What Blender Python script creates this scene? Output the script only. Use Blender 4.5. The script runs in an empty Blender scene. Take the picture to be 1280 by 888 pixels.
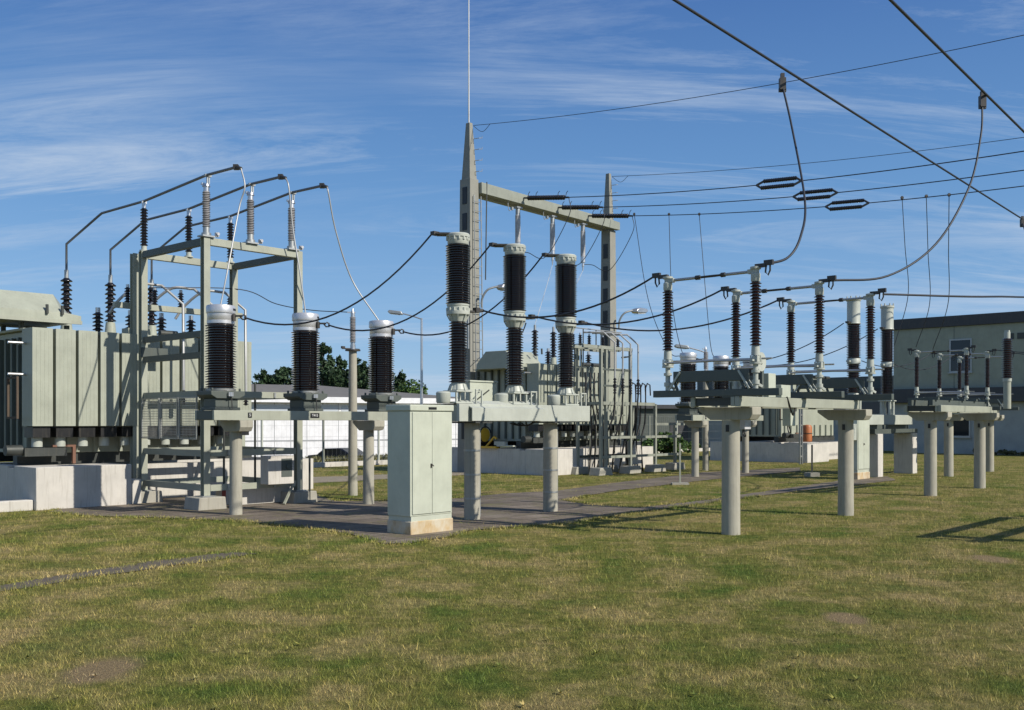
import bpy, bmesh, math, random
import numpy as np
from mathutils import Vector, Matrix
random.seed(7); rng = np.random.default_rng(11)
R = math.radians; PI = math.pi
sc = bpy.context.scene
col = sc.collection
# ------------------------------------------------------------------ measured camera
F = 1250.0; HOR = 527.0; EYE = 1.65
RZ = R(48.0)
AX = Vector((math.cos(RZ), math.sin(RZ), 0)); BX = Vector((-math.sin(RZ), math.cos(RZ), 0))
def P(px, py, Y): return Vector(((px-640)*Y/F, Y, EYE-(py-HOR)*Y/F))
def G(px, py):
    Y = F*EYE/(py-HOR); return Vector(((px-640)*Y/F, Y, 0))
def off(p, a=0, b=0, z=0): return Vector(p)+AX*a+BX*b+Vector((0,0,z))
# ------------------------------------------------------------------ materials
def newmat(name):
    m = bpy.data.materials.new(name); m.use_nodes = True
    nt = m.node_tree; return m, nt, nt.nodes['Principled BSDF']
def N(nt, t, **kw):
    n = nt.nodes.new(t)
    for k, v in kw.items(): setattr(n, k, v)
    return n
def noise(nt, scale, detail=4, rough=.55, vec=None, stretch=None):
    g = N(nt, 'ShaderNodeNewGeometry')
    v = vec or g.outputs['Position']
    if stretch:
        mp = N(nt, 'ShaderNodeMapping'); mp.inputs['Scale'].default_value = stretch
        nt.links.new(v, mp.inputs['Vector']); v = mp.outputs['Vector']
    n = N(nt, 'ShaderNodeTexNoise'); n.inputs['Scale'].default_value = scale
    n.inputs['Detail'].default_value = detail; n.inputs['Roughness'].default_value = rough
    nt.links.new(v, n.inputs['Vector']); return n.outputs['Fac']
def ramp(nt, fac, stops):
    r = N(nt, 'ShaderNodeValToRGB'); e = r.color_ramp.elements
    while len(e) < len(stops): e.new(.5)
    for el, (p, c) in zip(e, stops):
        el.position = p; el.color = (*c, 1) if len(c) == 3 else c
    nt.links.new(fac, r.inputs['Fac']); return r.outputs['Color']
def mix(nt, fac, a, b, mode='MIX'):
    m = N(nt, 'ShaderNodeMix', data_type='RGBA', blend_type=mode)
    for sock, v in ((m.inputs['Factor'], fac), (m.inputs['A'], a), (m.inputs['B'], b)):
        if isinstance(v, bpy.types.NodeSocket): nt.links.new(v, sock)
        elif isinstance(v, (int, float)): sock.default_value = v
        else: sock.default_value = (*v, 1)
    return m.outputs['Result']
def bump(nt, b, h, strength=.3, dist=.01):
    n = N(nt, 'ShaderNodeBump'); n.inputs['Strength'].default_value = strength; n.inputs['Distance'].default_value = dist
    nt.links.new(h, n.inputs['Height']); nt.links.new(n.outputs['Normal'], b.inputs['Normal'])
def paint(name, c, rough=.45, metal=0., dirt=.35, dcol=(.16,.14,.10), bmp=.06):
    m, nt, b = newmat(name)
    n1 = noise(nt, 2.2, 6, .65); n2 = noise(nt, 5, 5, .6, stretch=(5, 5, .45))
    lo = tuple(x*.86 for x in c); hi = tuple(min(1, x*1.07) for x in c)
    base = ramp(nt, n1, [(.3, lo), (.7, hi)])
    f = ramp(nt, n2, [(.52, (0,0,0)), (.82, (dirt,)*3)])
    nt.links.new(mix(nt, f, base, dcol), b.inputs['Base Color'])
    rr = ramp(nt, n1, [(.2, (rough*.8,)*3), (.8, (min(1, rough*1.25),)*3)])
    nt.links.new(rr, b.inputs['Roughness']); b.inputs['Metallic'].default_value = metal
    if bmp: bump(nt, b, noise(nt, 9, 3), bmp, .01)
    return m
M = {}
M['paint'] = paint('grey_green_paint', (.36,.372,.298), .5, dirt=.22)
M['paint_light'] = paint('pale_grey_paint', (.455,.475,.415), .45, dirt=.16)
M['cabinet'] = paint('cabinet_paint', (.50,.525,.43), .42, dirt=.10, bmp=.03)
M['radiator'] = paint('radiator_paint', (.36,.378,.303), .5, dirt=.25)
M['darkgreen'] = paint('dark_green_paint', (.085,.10,.088), .55, dirt=.3)
M['frame'] = paint('galvanised_grey', (.275,.29,.24), .55, .0, dirt=.3)
M['darksteel'] = paint('dark_steel', (.06,.065,.06), .5, .3)
M['alu'] = paint('aluminium', (.62,.62,.62), .33, .85, dirt=.1)
M['capalu'] = paint('cast_aluminium_cap', (.66,.66,.67), .38, .55, dirt=.14)
M['galv'] = paint('galvanised_steel', (.42,.43,.42), .45, .7)
M['bronze'] = paint('dark_clamp_metal', (.07,.065,.06), .5, .5)
M['concrete'] = paint('concrete', (.38,.36,.29), .85, dirt=.6, dcol=(.19,.175,.13), bmp=.35)
M['gantry'] = paint('gantry_concrete', (.27,.265,.228), .85, dirt=.35, dcol=(.16,.15,.13), bmp=.25)
M['whitewall'] = paint('white_washed_concrete', (.57,.54,.485), .85, dirt=.75, dcol=(.33,.30,.25), bmp=.25)
M['slab'] = paint('rough_concrete_block', (.38,.36,.30), .9, dirt=.5, bmp=.3)
M['wire'] = paint('dark_conductor', (.035,.038,.045), .5, .3, dirt=0, bmp=0)
M['lightwire'] = paint('bright_aluminium_cable', (.44,.44,.43), .45, .4, dirt=0, bmp=0)
M['tubebar'] = paint('aluminium_tube', (.16,.165,.175), .42, .5, dirt=0, bmp=0)
M['yellow'] = paint('yellow_paint', (.70,.42,.03), .45)
M['orange'] = paint('orange_paint', (.42,.13,.035), .5)
M['red'] = paint('red_paint', (.30,.045,.03), .5)
M['rusty'] = paint('rusty_steel', (.19,.09,.055), .7)
M['black'] = paint('black_plastic', (.012,.012,.013), .4)
M['facade'] = paint('grey_green_render', (.305,.325,.255), .9, dirt=.25, bmp=.1)
M['facade_low'] = paint('blue_grey_render', (.36,.375,.345), .9, dirt=.25, bmp=.1)
M['fascia'] = paint('dark_fascia', (.05,.052,.056), .6)
M['hallwall'] = paint('white_sheet_metal', (.80,.80,.81), .55, dirt=.05)
M['hallroof'] = paint('grey_roof_sheet', (.165,.155,.14), .9, dirt=.3)
M['joint'] = paint('grey_joint', (.36,.37,.38), .6)
M['bark'] = paint('bark', (.09,.065,.045), .9)
M['rubber'] = paint('tyre_rubber', (.015,.015,.015), .8)
M['carpaint'] = paint('dark_blue_car_paint', (.018,.02,.028), .22, .2, dirt=.05)
M['letter'] = paint('white_lettering', (.75,.75,.72), .6, dirt=0, bmp=0)
def glossy(name, c, rough, coat=.0):
    m, nt, b = newmat(name)
    n = noise(nt, 6, 5)
    nt.links.new(ramp(nt, n, [(.3, tuple(x*.75 for x in c)), (.75, tuple(x*1.3 for x in c))]), b.inputs['Base Color'])
    nt.links.new(ramp(nt, noise(nt, 14, 4), [(.3, (rough*.7,)*3), (.8, (rough*1.6,)*3)]), b.inputs['Roughness'])
    b.inputs['Coat Weight'].default_value = coat; b.inputs['Coat Roughness'].default_value = .06; return m
M['brown'] = glossy('brown_porcelain', (.0105,.0052,.0042), .13, .5)
M['redbrown'] = glossy('red_brown_porcelain', (.021,.0082,.0068), .16, .4)
M['blackpor'] = glossy('black_porcelain', (.014,.012,.013), .22, .2)
M['greypor'] = glossy('grey_polymer', (.27,.26,.26), .5)
M['greypor_l'] = glossy('pale_grey_polymer', (.48,.48,.49), .5)
M['lens'] = glossy('lamp_lens', (.55,.56,.55), .15)
def glass():
    m, nt, b = newmat('window_glass')
    b.inputs['Base Color'].default_value = (.02,.024,.028,1); b.inputs['Roughness'].default_value = .06
    bump(nt, b, noise(nt, .8, 2), .05, .02); return m
M['glass'] = glass()
def palglass():
    m, nt, b = newmat('pale_clerestory_glass')
    b.inputs['Base Color'].default_value = (.52,.56,.60,1); b.inputs['Roughness'].default_value = .15; return m
M['palglass'] = palglass()
# grass colours shared between soil sheet and blades (albedo patches fixed to the ground)
SPOTS = [(G(px,py), r) for px, py, r in ((126,838,.23),(1057,773,.17),(1240,699,.22))]
def grass_colour(nt, blades):
    big = noise(nt, .33, 6, .62); mid = noise(nt, 1.35, 6, .66); fine = noise(nt, 9, 4, .6)
    c1 = ramp(nt, big, [(.36, (.130,.190,.038)), (.50, (.255,.245,.075)), (.64, (.40,.325,.155))])
    c2 = ramp(nt, mid, [(.36, (.100,.175,.032)), (.48, (.24,.24,.068)), (.60, (.46,.37,.19)), (.70, (.38,.30,.165))])
    c = mix(nt, .6, c1, c2)
    c3 = ramp(nt, fine, [(.3, (.6,.66,.55)), (.7, (1.3,1.25,1.2))])
    c = mix(nt, 1., c, c3, 'MULTIPLY')
    g = N(nt, 'ShaderNodeNewGeometry'); acc = None
    wob = noise(nt, 5, 7, .75)
    for p, r in SPOTS:
        mp = N(nt, 'ShaderNodeMapping', vector_type='POINT'); mp.inputs['Location'].default_value = (-p.x, -p.y*.62, 0); mp.inputs['Scale'].default_value = (1, .62, 0)
        nt.links.new(g.outputs['Position'], mp.inputs['Vector'])
        ln = N(nt, 'ShaderNodeVectorMath', operation='LENGTH'); nt.links.new(mp.outputs[0], ln.inputs[0])
        d = N(nt, 'ShaderNodeMath', operation='MULTIPLY'); nt.links.new(ln.outputs['Value'], d.inputs[0]); d.inputs[1].default_value = 1/r
        e = N(nt, 'ShaderNodeMath', operation='ADD'); nt.links.new(d.outputs[0], e.inputs[0]); nt.links.new(wob, e.inputs[1])
        k = N(nt, 'ShaderNodeMapRange'); nt.links.new(e.outputs[0], k.inputs['Value']); k.inputs['From Min'].default_value = 1.2; k.inputs['From Max'].default_value = 1.75; k.inputs['To Min'].default_value = 1; k.inputs['To Max'].default_value = 0
        if acc is None: acc = k.outputs[0]
        else:
            m_ = N(nt, 'ShaderNodeMath', operation='MAXIMUM'); nt.links.new(acc, m_.inputs[0]); nt.links.new(k.outputs[0], m_.inputs[1]); acc = m_.outputs[0]
    c = mix(nt, acc, c, (.37,.285,.165) if not blades else (.42,.335,.19))
    return c, mid, fine
def grass_mat():
    m, nt, b = newmat('grass_blades')
    c, mid, fine = grass_colour(nt, True)
    g = N(nt, 'ShaderNodeNewGeometry')
    r = ramp(nt, g.outputs['Random Per Island'], [(0, (.55,.62,.45)), (.5, (1.,1.,1.)), (.8, (1.3,1.22,1.0)), (1, (1.85,1.65,1.35))])
    nt.links.new(mix(nt, 1., c, r, 'MULTIPLY'), b.inputs['Base Color'])
    b.inputs['Roughness'].default_value = .6; b.inputs['Specular IOR Level'].default_value = .25
    return m
def turf_mat():
    m, nt, b = newmat('turf_soil')
    c, mid, fine = grass_colour(nt, False)
    vf = noise(nt, 60, 5, .7)
    v = ramp(nt, vf, [(.3, (.42,.42,.38)), (.7, (1.1,1.05,1.0))])
    c = mix(nt, 1., c, v, 'MULTIPLY')
    nt.links.new(c, b.inputs['Base Color']); b.inputs['Roughness'].default_value = .95
    b.inputs['Specular IOR Level'].default_value = .1
    bump(nt, b, vf, .9, .04); return m
M['blades'] = grass_mat(); M['turf'] = turf_mat()
def paving():
    m, nt, b = newmat('weathered_paving')
    n1 = noise(nt, .9, 6, .65); n2 = noise(nt, 25, 5, .7)
    g = N(nt, 'ShaderNodeNewGeometry')
    mp = N(nt, 'ShaderNodeMapping'); mp.inputs['Rotation'].default_value = (0, 0, -RZ)
    nt.links.new(g.outputs['Position'], mp.inputs['Vector'])
    br = N(nt, 'ShaderNodeTexBrick'); br.inputs['Scale'].default_value = 1.0
    br.inputs['Brick Width'].default_value = 1.0; br.inputs['Row Height'].default_value = .5; br.inputs['Mortar Size'].default_value = .022
    br.inputs['Color1'].default_value = (1,1,1,1); br.inputs['Color2'].default_value = (.86,.86,.86,1); br.inputs['Mortar'].default_value = (.45,.47,.36,1)
    nt.links.new(mp.outputs['Vector'], br.inputs['Vector'])
    c = ramp(nt, n1, [(.3, (.105,.082,.056)), (.52, (.19,.15,.112)), (.72, (.28,.235,.18))])
    c = mix(nt, 1., c, br.outputs['Color'], 'MULTIPLY')
    c = mix(nt, 1., c, ramp(nt, n2, [(.3, (.65,.65,.65)), (.7, (1.2,1.2,1.2))]), 'MULTIPLY')
    moss = ramp(nt, noise(nt, 1.6, 6, .7), [(.52, (0,0,0)), (.66, (.75,.75,.75))])
    c = mix(nt, moss, c, (.17,.155,.06))
    nt.links.new(c, b.inputs['Base Color']); b.inputs['Roughness'].default_value = .9
    bump(nt, b, n2, .5, .01); return m
M['paving'] = paving()
def soil(name, c):
    m, nt, b = newmat(name)
    n = noise(nt, 22, 6, .7); n1 = noise(nt, 3, 4)
    k = ramp(nt, n, [(.3, tuple(x*.6 for x in c)), (.7, tuple(x*1.25 for x in c))])
    nt.links.new(mix(nt, ramp(nt, n1, [(.4, (0,0,0)), (.7, (.4,.4,.4))]), k, (.14,.13,.05)), b.inputs['Base Color'])
    b.inputs['Roughness'].default_value = .95; bump(nt, b, n, .8, .02); return m
M['soil'] = soil('dry_soil', (.27,.195,.125)); M['track'] = soil('sandy_track', (.30,.25,.18)); M['strip'] = soil('grey_gravel_strip', (.13,.105,.08))
def leaf(name, c):
    m, nt, b = newmat(name)
    g = N(nt, 'ShaderNodeNewGeometry')
    r = ramp(nt, g.outputs['Random Per Island'], [(0, tuple(x*.55 for x in c)), (.5, c), (1, tuple(x*1.7 for x in c))])
    nt.links.new(r, b.inputs['Base Color']); b.inputs['Roughness'].default_value = .6
    b.inputs['Specular IOR Level'].default_value = .3; return m
M['conifer'] = leaf('conifer_needles', (.036,.066,.028)); M['leafy'] = leaf('broad_leaves', (.055,.10,.022)); M['dry'] = leaf('dry_scrub', (.12,.115,.05))
# ------------------------------------------------------------------ mesh builder
class MB:
    def __init__(s): s.v = []; s.f = []
    def add(s, vs, fs):
        o = len(s.v); s.v += [tuple(v) for v in vs]; s.f += [tuple(i+o for i in f) for f in fs]; return s
    def box(s, c, d, rot=None):
        hx, hy, hz = d[0]/2, d[1]/2, d[2]/2
        vs = [Vector((x,y,z)) for z in (-hz,hz) for y in (-hy,hy) for x in (-hx,hx)]
        if rot: vs = [rot @ v for v in vs]
        c = Vector(c); vs = [v+c for v in vs]
        return s.add(vs, [(0,2,3,1),(4,5,7,6),(0,1,5,4),(2,6,7,3),(0,4,6,2),(1,3,7,5)])
    def bb(s, x0, x1, y0, y1, z0, z1): return s.box(((x0+x1)/2,(y0+y1)/2,(z0+z1)/2), (abs(x1-x0),abs(y1-y0),abs(z1-z0)))
    def bar(s, p0, p1, w, h=None):
        p0, p1 = Vector(p0), Vector(p1); h = h or w; d = p1-p0; L = d.length; d.normalize()
        up = Vector((0,0,1)) if abs(d.z) < .98 else Vector((0,1,0))
        x = d.cross(up).normalized(); u = x.cross(d).normalized()
        rot = Matrix((x, d, u)).transposed()
        return s.box((p0+p1)/2, (w, L, h), rot)
    def cyl(s, p0, p1, r0, r1=None, n=16):
        p0, p1 = Vector(p0), Vector(p1); r1 = r0 if r1 is None else r1
        d = (p1-p0).normalized(); a = Vector((1,0,0)) if abs(d.x) < .9 else Vector((0,1,0))
        u = d.cross(a).normalized(); w = d.cross(u)
        vs = []
        for p, r in ((p0,r0),(p1,r1)):
            for i in range(n):
                t = 2*PI*i/n; vs.append(p+u*(r*math.cos(t))+w*(r*math.sin(t)))
        fs = [(i,(i+1)%n,n+(i+1)%n,n+i) for i in range(n)]
        fs += [tuple(range(n-1,-1,-1)), tuple(range(n,2*n))]
        return s.add(vs, fs)
    def lathe(s, prof, c=(0,0,0), n=24):
        c = Vector(c); vs = []; fs = []
        for r, z in prof:
            for i in range(n):
                t = 2*PI*i/n; vs.append((c.x+r*math.cos(t), c.y+r*math.sin(t), c.z+z))
        for k in range(len(prof)-1):
            for i in range(n):
                j = (i+1)%n; fs.append((k*n+i, k*n+j, (k+1)*n+j, (k+1)*n+i))
        fs.append(tuple(range(n-1,-1,-1))); e = (len(prof)-1)*n; fs.append(tuple(range(e, e+n)))
        return s.add(vs, fs)
    def tube(s, pts, r, n=8, r1=None):
        pts = [Vector(p) for p in pts]; vs = []; fs = []; u = None; m = len(pts)
        for k, p in enumerate(pts):
            d = (pts[min(k+1,m-1)]-pts[max(k-1,0)]).normalized()
            if u is None:
                a = Vector((0,0,1)) if abs(d.z) < .9 else Vector((1,0,0)); u = d.cross(a).normalized()
            else: u = (u-d*u.dot(d)).normalized()
            w = d.cross(u); rr = r if r1 is None else r+(r1-r)*k/(m-1)
            for i in range(n):
                t = 2*PI*i/n; vs.append(p+u*(rr*math.cos(t))+w*(rr*math.sin(t)))
        for k in range(m-1):
            for i in range(n):
                j = (i+1)%n; fs.append((k*n+i, k*n+j, (k+1)*n+j, (k+1)*n+i))
        fs.append(tuple(range(n-1,-1,-1))); fs.append(tuple(range((m-1)*n, m*n)))
        return s.add(vs, fs)
    def prism(s, poly, axis, a0, a1):
        """poly = 2D outline in the plane normal to axis ('x': (y,z), 'y': (x,z), 'z': (x,y))"""
        n = len(poly); vs = []
        for a in (a0, a1):
            for p, q in poly: vs.append({'x': (a,p,q), 'y': (p,a,q), 'z': (p,q,a)}[axis])
        fs = [(i,(i+1)%n,n+(i+1)%n,n+i) for i in range(n)] + [tuple(range(n-1,-1,-1)), tuple(range(n,2*n))]
        return s.add(vs, fs)
    def build(s, name, mat, parent=None, loc=None, bevel=0, smooth=35):
        me = bpy.data.meshes.new(name); vs = s.v
        if loc is not None: vs = [(x-loc[0], y-loc[1], z-loc[2]) for x, y, z in vs]
        me.from_pydata(vs, [], s.f)
        bm = bmesh.new(); bm.from_mesh(me); bmesh.ops.recalc_face_normals(bm, faces=bm.faces); bm.to_mesh(me); bm.free()
        me.materials.append(M[mat] if isinstance(mat, str) else mat)
        if smooth: me.shade_smooth(); me.set_sharp_from_angle(angle=R(smooth))
        o = bpy.data.objects.new(name, me); col.objects.link(o)
        if parent is not None: o.parent = parent
        if loc is not None: o.location = loc
        if bevel:
            b = o.modifiers.new('bevel', 'BEVEL'); b.width = bevel; b.segments = 2; b.limit_method = 'ANGLE'; b.angle_limit = R(50)
        return o
def sheds(z0, z1, n, rc, rs, alt=1.0):
    p = (z1-z0)/n; out = [(rc, z0)]
    for i in range(n):
        z = z0+i*p; r = rs if i%2 == 0 else rc+(rs-rc)*alt
        out += [(rc, z+.22*p), (r-.004, z+.26*p), (r, z+.36*p), (r-.004, z+.46*p), (rc, z+.86*p)]
    out.append((rc, z1)); return out
def spline(pts, k=10):
    pts = [Vector(p) for p in pts]; q = [pts[0]*2-pts[1]]+pts+[pts[-1]*2-pts[-2]]; out = []
    for i in range(1, len(q)-2):
        for j in range(k):
            t = j/k; a, b, c, d = q[i-1], q[i], q[i+1], q[i+2]
            out.append(.5*((2*b)+(c-a)*t+(2*a-5*b+4*c-d)*t*t+(3*b-a-3*c+d)*t**3))
    out.append(pts[-1]); return out
def sagline(p0, p1, sag, k=18):
    p0, p1 = Vector(p0), Vector(p1)
    return [p0.lerp(p1, i/k)-Vector((0,0,4*sag*(i/k)*(1-i/k))) for i in range(k+1)]
# ------------------------------------------------------------------ object bookkeeping
def tag(o, label=None, cat=None, group=None, kind=None):
    if label: o['label'] = label
    if cat: o['category'] = cat
    if group: o['group'] = group
    if kind: o['kind'] = kind
    return o
def thing(name, label, cat, loc, rz=RZ, group=None):
    o = bpy.data.objects.new(name, None); o.empty_display_size = .2; col.objects.link(o)
    o.location = loc; o.rotation_euler = (0,0,rz); return tag(o, label, cat, group)
def copy_tree(o, parent=None):
    c = o.copy(); col.objects.link(c)
    if parent is not None: c.parent = parent
    for ch in list(o.children): copy_tree(ch, c)
    return c
def dup(o, label, loc, rz=None):
    c = copy_tree(o); c.location = loc; c['label'] = label
    if rz is not None: c.rotation_euler = (0,0,rz)
    return c
def text(parent, body, size, loc, rot, mat='letter'):
    cu = bpy.data.curves.new('lettering', 'FONT'); cu.body = body; cu.size = size; cu.extrude = .001
    cu.align_x = 'CENTER'; cu.align_y = 'CENTER'
    t = bpy.data.objects.new('lettering_curve', cu); col.objects.link(t)
    dg = bpy.context.evaluated_depsgraph_get(); me = bpy.data.meshes.new_from_object(t.evaluated_get(dg))
    bpy.data.objects.remove(t); me.materials.clear(); me.materials.append(M[mat])
    o = bpy.data.objects.new('lettering', me); col.objects.link(o); o.parent = parent; o.location = loc; o.rotation_euler = rot
    return o
def wire(name, label, pts, r, mat='wire', cat='wire', group=None, clamps=(), n=8):
    p0 = Vector(pts[0]); o = MB().tube(pts, r, n).build(name, mat, None, loc=p0, smooth=60); tag(o, label, cat, group)
    for c in clamps:
        c = Vector(c)-p0
        MB().box(c, (.05,.05,.09)).cyl(c-Vector((.04,0,0)), c+Vector((.04,0,0)), .03, n=8).build('clamp', 'bronze', o)
    return o
# ================================================================== THE SETTING
def inpoly(x, y, poly):
    x = np.asarray(x); y = np.asarray(y); ins = np.zeros(x.shape, bool); n = len(poly); j = n-1
    for i in range(n):
        xi, yi = poly[i][0], poly[i][1]; xj, yj = poly[j][0], poly[j][1]
        c = ((yi > y) != (yj > y)) & (x < (xj-xi)*(y-yi)/((yj-yi) or 1e-9)+xi)
        ins ^= c; j = i
    return ins
def smooth01(t): t = np.clip(t, 0, 1); return t*t*(3-2*t)
def ground_z(x, y):
    # the land falls away beyond the left fence, towards the road and the hall
    bl = (np.asarray(x)*BX.x+np.asarray(y)*BX.y)          # coordinate along B
    s = smooth01((bl-31.5)/22.0); w = smooth01((12-np.asarray(x))/14.0)
    return -1.55*s*w
xs = np.unique(np.concatenate([np.linspace(-600,-60,12), np.linspace(-60,60,61), np.linspace(60,600,12)]))
ys = np.unique(np.concatenate([np.linspace(-40,0,5), np.linspace(0,100,51), np.linspace(100,1500,18)]))
gx, gy = np.meshgrid(xs, ys); gz = ground_z(gx, gy)
gb = MB(); nx = len(xs)
gb.v = [tuple(t) for t in np.stack([gx.ravel(), gy.ravel(), gz.ravel()], 1).tolist()]
gb.f = [(j*nx+i, j*nx+i+1, (j+1)*nx+i+1, (j+1)*nx+i) for j in range(len(ys)-1) for i in range(nx-1)]
tag(gb.build('ground', 'turf', smooth=60), kind='structure')
def densify(poly, step, jit):
    out = []
    for i in range(len(poly)):
        a = Vector(poly[i]); b = Vector(poly[(i+1)%len(poly)]); k = max(1, int((b-a).length/step))
        for j in range(k):
            p = a.lerp(b, j/k); out.append(Vector((p.x+random.uniform(-jit,jit), p.y+random.uniform(-jit,jit), 0)))
    return out
def sheet(name, poly, z, mat):
    from mathutils.geometry import tessellate_polygon
    pts = [Vector((p.x, p.y, z)) for p in poly]; tr = []
    for t in tessellate_polygon([pts]):
        a, b, c = (pts[i] for i in t); tr.append(tuple(t) if (b-a).cross(c-a).z > 0 else tuple(reversed(t)))
    me = bpy.data.meshes.new(name); me.from_pydata(pts, [], tr); me.materials.append(M[mat])
    o = bpy.data.objects.new(name, me); col.objects.link(o); return tag(o, kind='structure')
pave_px = [(62,640),(100,645),(200,648),(300,652),(380,660),(441,669),(478,681),(515,680),(560,672),(585,664),(650,659),(712,654.5),(799,641),(904,627),(1000,614),(1075,606),(1120,601),
           (1110,596),(1060,600),(904,622.5),(799,635.5),(740,632),(705,626),(770,614),(890,600),(1000,589.5),(1000,585),(880,591),(770,604),(697,614),(640,617),(560,624),(500,627),(420,627),(395,618),(330,612),(200,612),(150,618),(100,630)]
pave = densify([G(*p) for p in pave_px], .3, .035)
sheet('paved_yard', pave, .012, 'paving')
strip = densify([G(*p) for p in [(-60,744),(0,733),(100,716),(200,701),(290,690.5),(324,692.5),(245,704),(120,721),(0,740.5),(-60,752)]], .3, .04)
sheet('gravel_strip', strip, .008, 'strip')
track = densify([G(*p) for p in [(250,600),(330,598),(420,596),(520,592),(600,589),(600,593),(520,597.5),(420,603),(330,607),(250,609)]], .5, .08)
sheet('sandy_track', track, .008, 'track')
# ------------------------------------------------------------------ grass blades
def make_grass():
    X = []; Y = []; S = []
    for y0, y1, dens, sz in ((3.6,7,3400,1.),(7,10,2100,1.1),(10,14,1150,1.3),(14,20,520,1.6),(20,30,190,2.1),(30,42,80,2.8)):
        w = .62*y1+1.5; n = int((y1-y0)*2*w*dens)
        y = rng.uniform(y0, y1, n); x = rng.uniform(-w, w, n); k = np.abs(x) < .56*y+1.2
        X.append(x[k]); Y.append(y[k]); S.append(np.full(k.sum(), sz))
    x = np.concatenate(X); y = np.concatenate(Y); s = np.concatenate(S)
    wv = .16*np.sin(x*2.7+1.9*np.sin(y*1.3))+.1*np.sin(x*7.3+y*3.1)
    jx = x+rng.normal(0,.09,len(x))*np.minimum(1, y/12)+wv*.4; jy = y+rng.normal(0,.24,len(x))+wv
    joint = (np.abs(((x*AX.x+y*AX.y) % 1.0)-.0) < .04) | (np.abs(((x*BX.x+y*BX.y) % .5)) < .04)
    keep = (~inpoly(jx, jy, pave) | (joint & (rng.random(len(x)) < .10)) | (rng.random(len(x)) < .012+.22*(np.sin(x*1.3+.7*np.sin(y*2.3))*np.sin(y*1.1+x*.6) > .55))) & ~inpoly(jx, jy, track)
    keep &= ~inpoly(jx, jy, strip) | (rng.random(len(x)) < .16+.3*(np.sin(x*2.1)*np.sin(y*1.7)>.25))
    for p, r in SPOTS: keep &= rng.random(len(x)) > .93*np.clip(1.55-np.hypot(x-p.x, (y-p.y)*.62)/r, 0, 1)
    x, y, s = x[keep], y[keep], s[keep]; n = len(x)
    tuft = np.zeros(n)
    for fq in (.7,1.7,3.9,8.3):
        a1, a2 = rng.uniform(0,6.28,2); t1 = rng.uniform(0,3.14)
        tuft += np.sin(fq*(x*math.cos(t1)+y*math.sin(t1))+a1+1.6*np.sin(fq*.6*x+a2))*np.sin(fq*(y*math.cos(t1)-x*math.sin(t1))+a2+1.4*np.sin(fq*.7*y))/2
    tuft = np.clip(.5+.42*tuft, 0, 1.2)
    h = (.014+.032*rng.random(n)**1.6)*(.5+1.05*tuft)*(s**.35); h[rng.random(n) < .012] *= 2.3
    w = .0032*s*(.7+.6*rng.random(n)); a = rng.uniform(0, 2*PI, n)
    lean = rng.uniform(.1, 1.1, n)*h; la = rng.uniform(0, 2*PI, n); z = ground_z(x, y)
    v = np.zeros((n, 3, 3)); cx, cy = np.cos(a)*w/2, np.sin(a)*w/2
    v[:,0] = np.stack([x-cx, y-cy, z-.002], 1); v[:,1] = np.stack([x+cx, y+cy, z-.002], 1)
    v[:,2] = np.stack([x+np.cos(la)*lean, y+np.sin(la)*lean, z+h], 1)
    # ragged tufts creeping over the edges of the paving and the strip
    EB = []
    for poly in (pave, strip):
        for i in range(len(poly)):
            a_, b_ = poly[i], poly[(i+1)%len(poly)]; L_ = (b_-a_).length
            if a_.y > 22: continue
            dens = 330 if poly is pave else 150
            for _ in range(int(L_*dens*random.uniform(.3,1.5))):
                q = a_.lerp(b_, random.random()); qx = q.x+random.gauss(0,.05); qy = q.y+random.gauss(0,.10); hh = random.uniform(.015,.055); t = random.uniform(0,2*PI); ww = .0035*(1+q.y/16)
                EB.append([(qx-math.cos(t)*ww, qy-math.sin(t)*ww, 0),(qx+math.cos(t)*ww, qy+math.sin(t)*ww, 0),(qx+random.gauss(0,.02), qy+random.gauss(0,.02), hh)])
    v = np.concatenate([v, np.array(EB)])
    # low broad-leaved weeds among the grass
    W = []
    for _ in range(170):
        yy = 5+random.random()**1.4*17; xx = random.uniform(-.55,.55)*yy
        if inpoly(np.array([xx]), np.array([yy]), pave)[0]: continue
        rr = random.uniform(.015,.04); k = random.randint(6,11)
        for i in range(k):
            t = 2*PI*i/k+random.uniform(-.3,.3); q = rr*random.uniform(.7,1.2); cx_, sy_ = math.cos(t), math.sin(t); hw = rr*.22
            W.append([(xx-sy_*hw, yy+cx_*hw, .012),(xx+sy_*hw, yy-cx_*hw, .012),(xx+cx_*q, yy+sy_*q, random.uniform(.012,.04))])
    v = np.concatenate([v, np.array(W)]); n = len(v)
    me = bpy.data.meshes.new('grass'); me.vertices.add(3*n); me.loops.add(3*n); me.polygons.add(n)
    me.vertices.foreach_set('co', v.ravel()); me.loops.foreach_set('vertex_index', np.arange(3*n, dtype=np.int32))
    me.polygons.foreach_set('loop_start', np.arange(0, 3*n, 3, dtype=np.int32)); me.polygons.foreach_set('loop_total', np.full(n, 3, np.int32))
    me.update(); me.materials.append(M['blades']); o = bpy.data.objects.new('grass', me); col.objects.link(o)
    tag(o, kind='stuff'); print('blades', n)
make_grass()
# ================================================================== EQUIPMENT BUILDERS
def corbel(mb, x, z0, z1, y0=-.36, y1=.42, w=.26):
    mb.prism([(y0,z1),(y0,z0+.08),(y0+.05,z0+.01),(y0+.12,z0),(y1-.2,z0),(y1,z1-.05),(y1,z1)], 'x', x-w/2, x+w/2)
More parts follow.
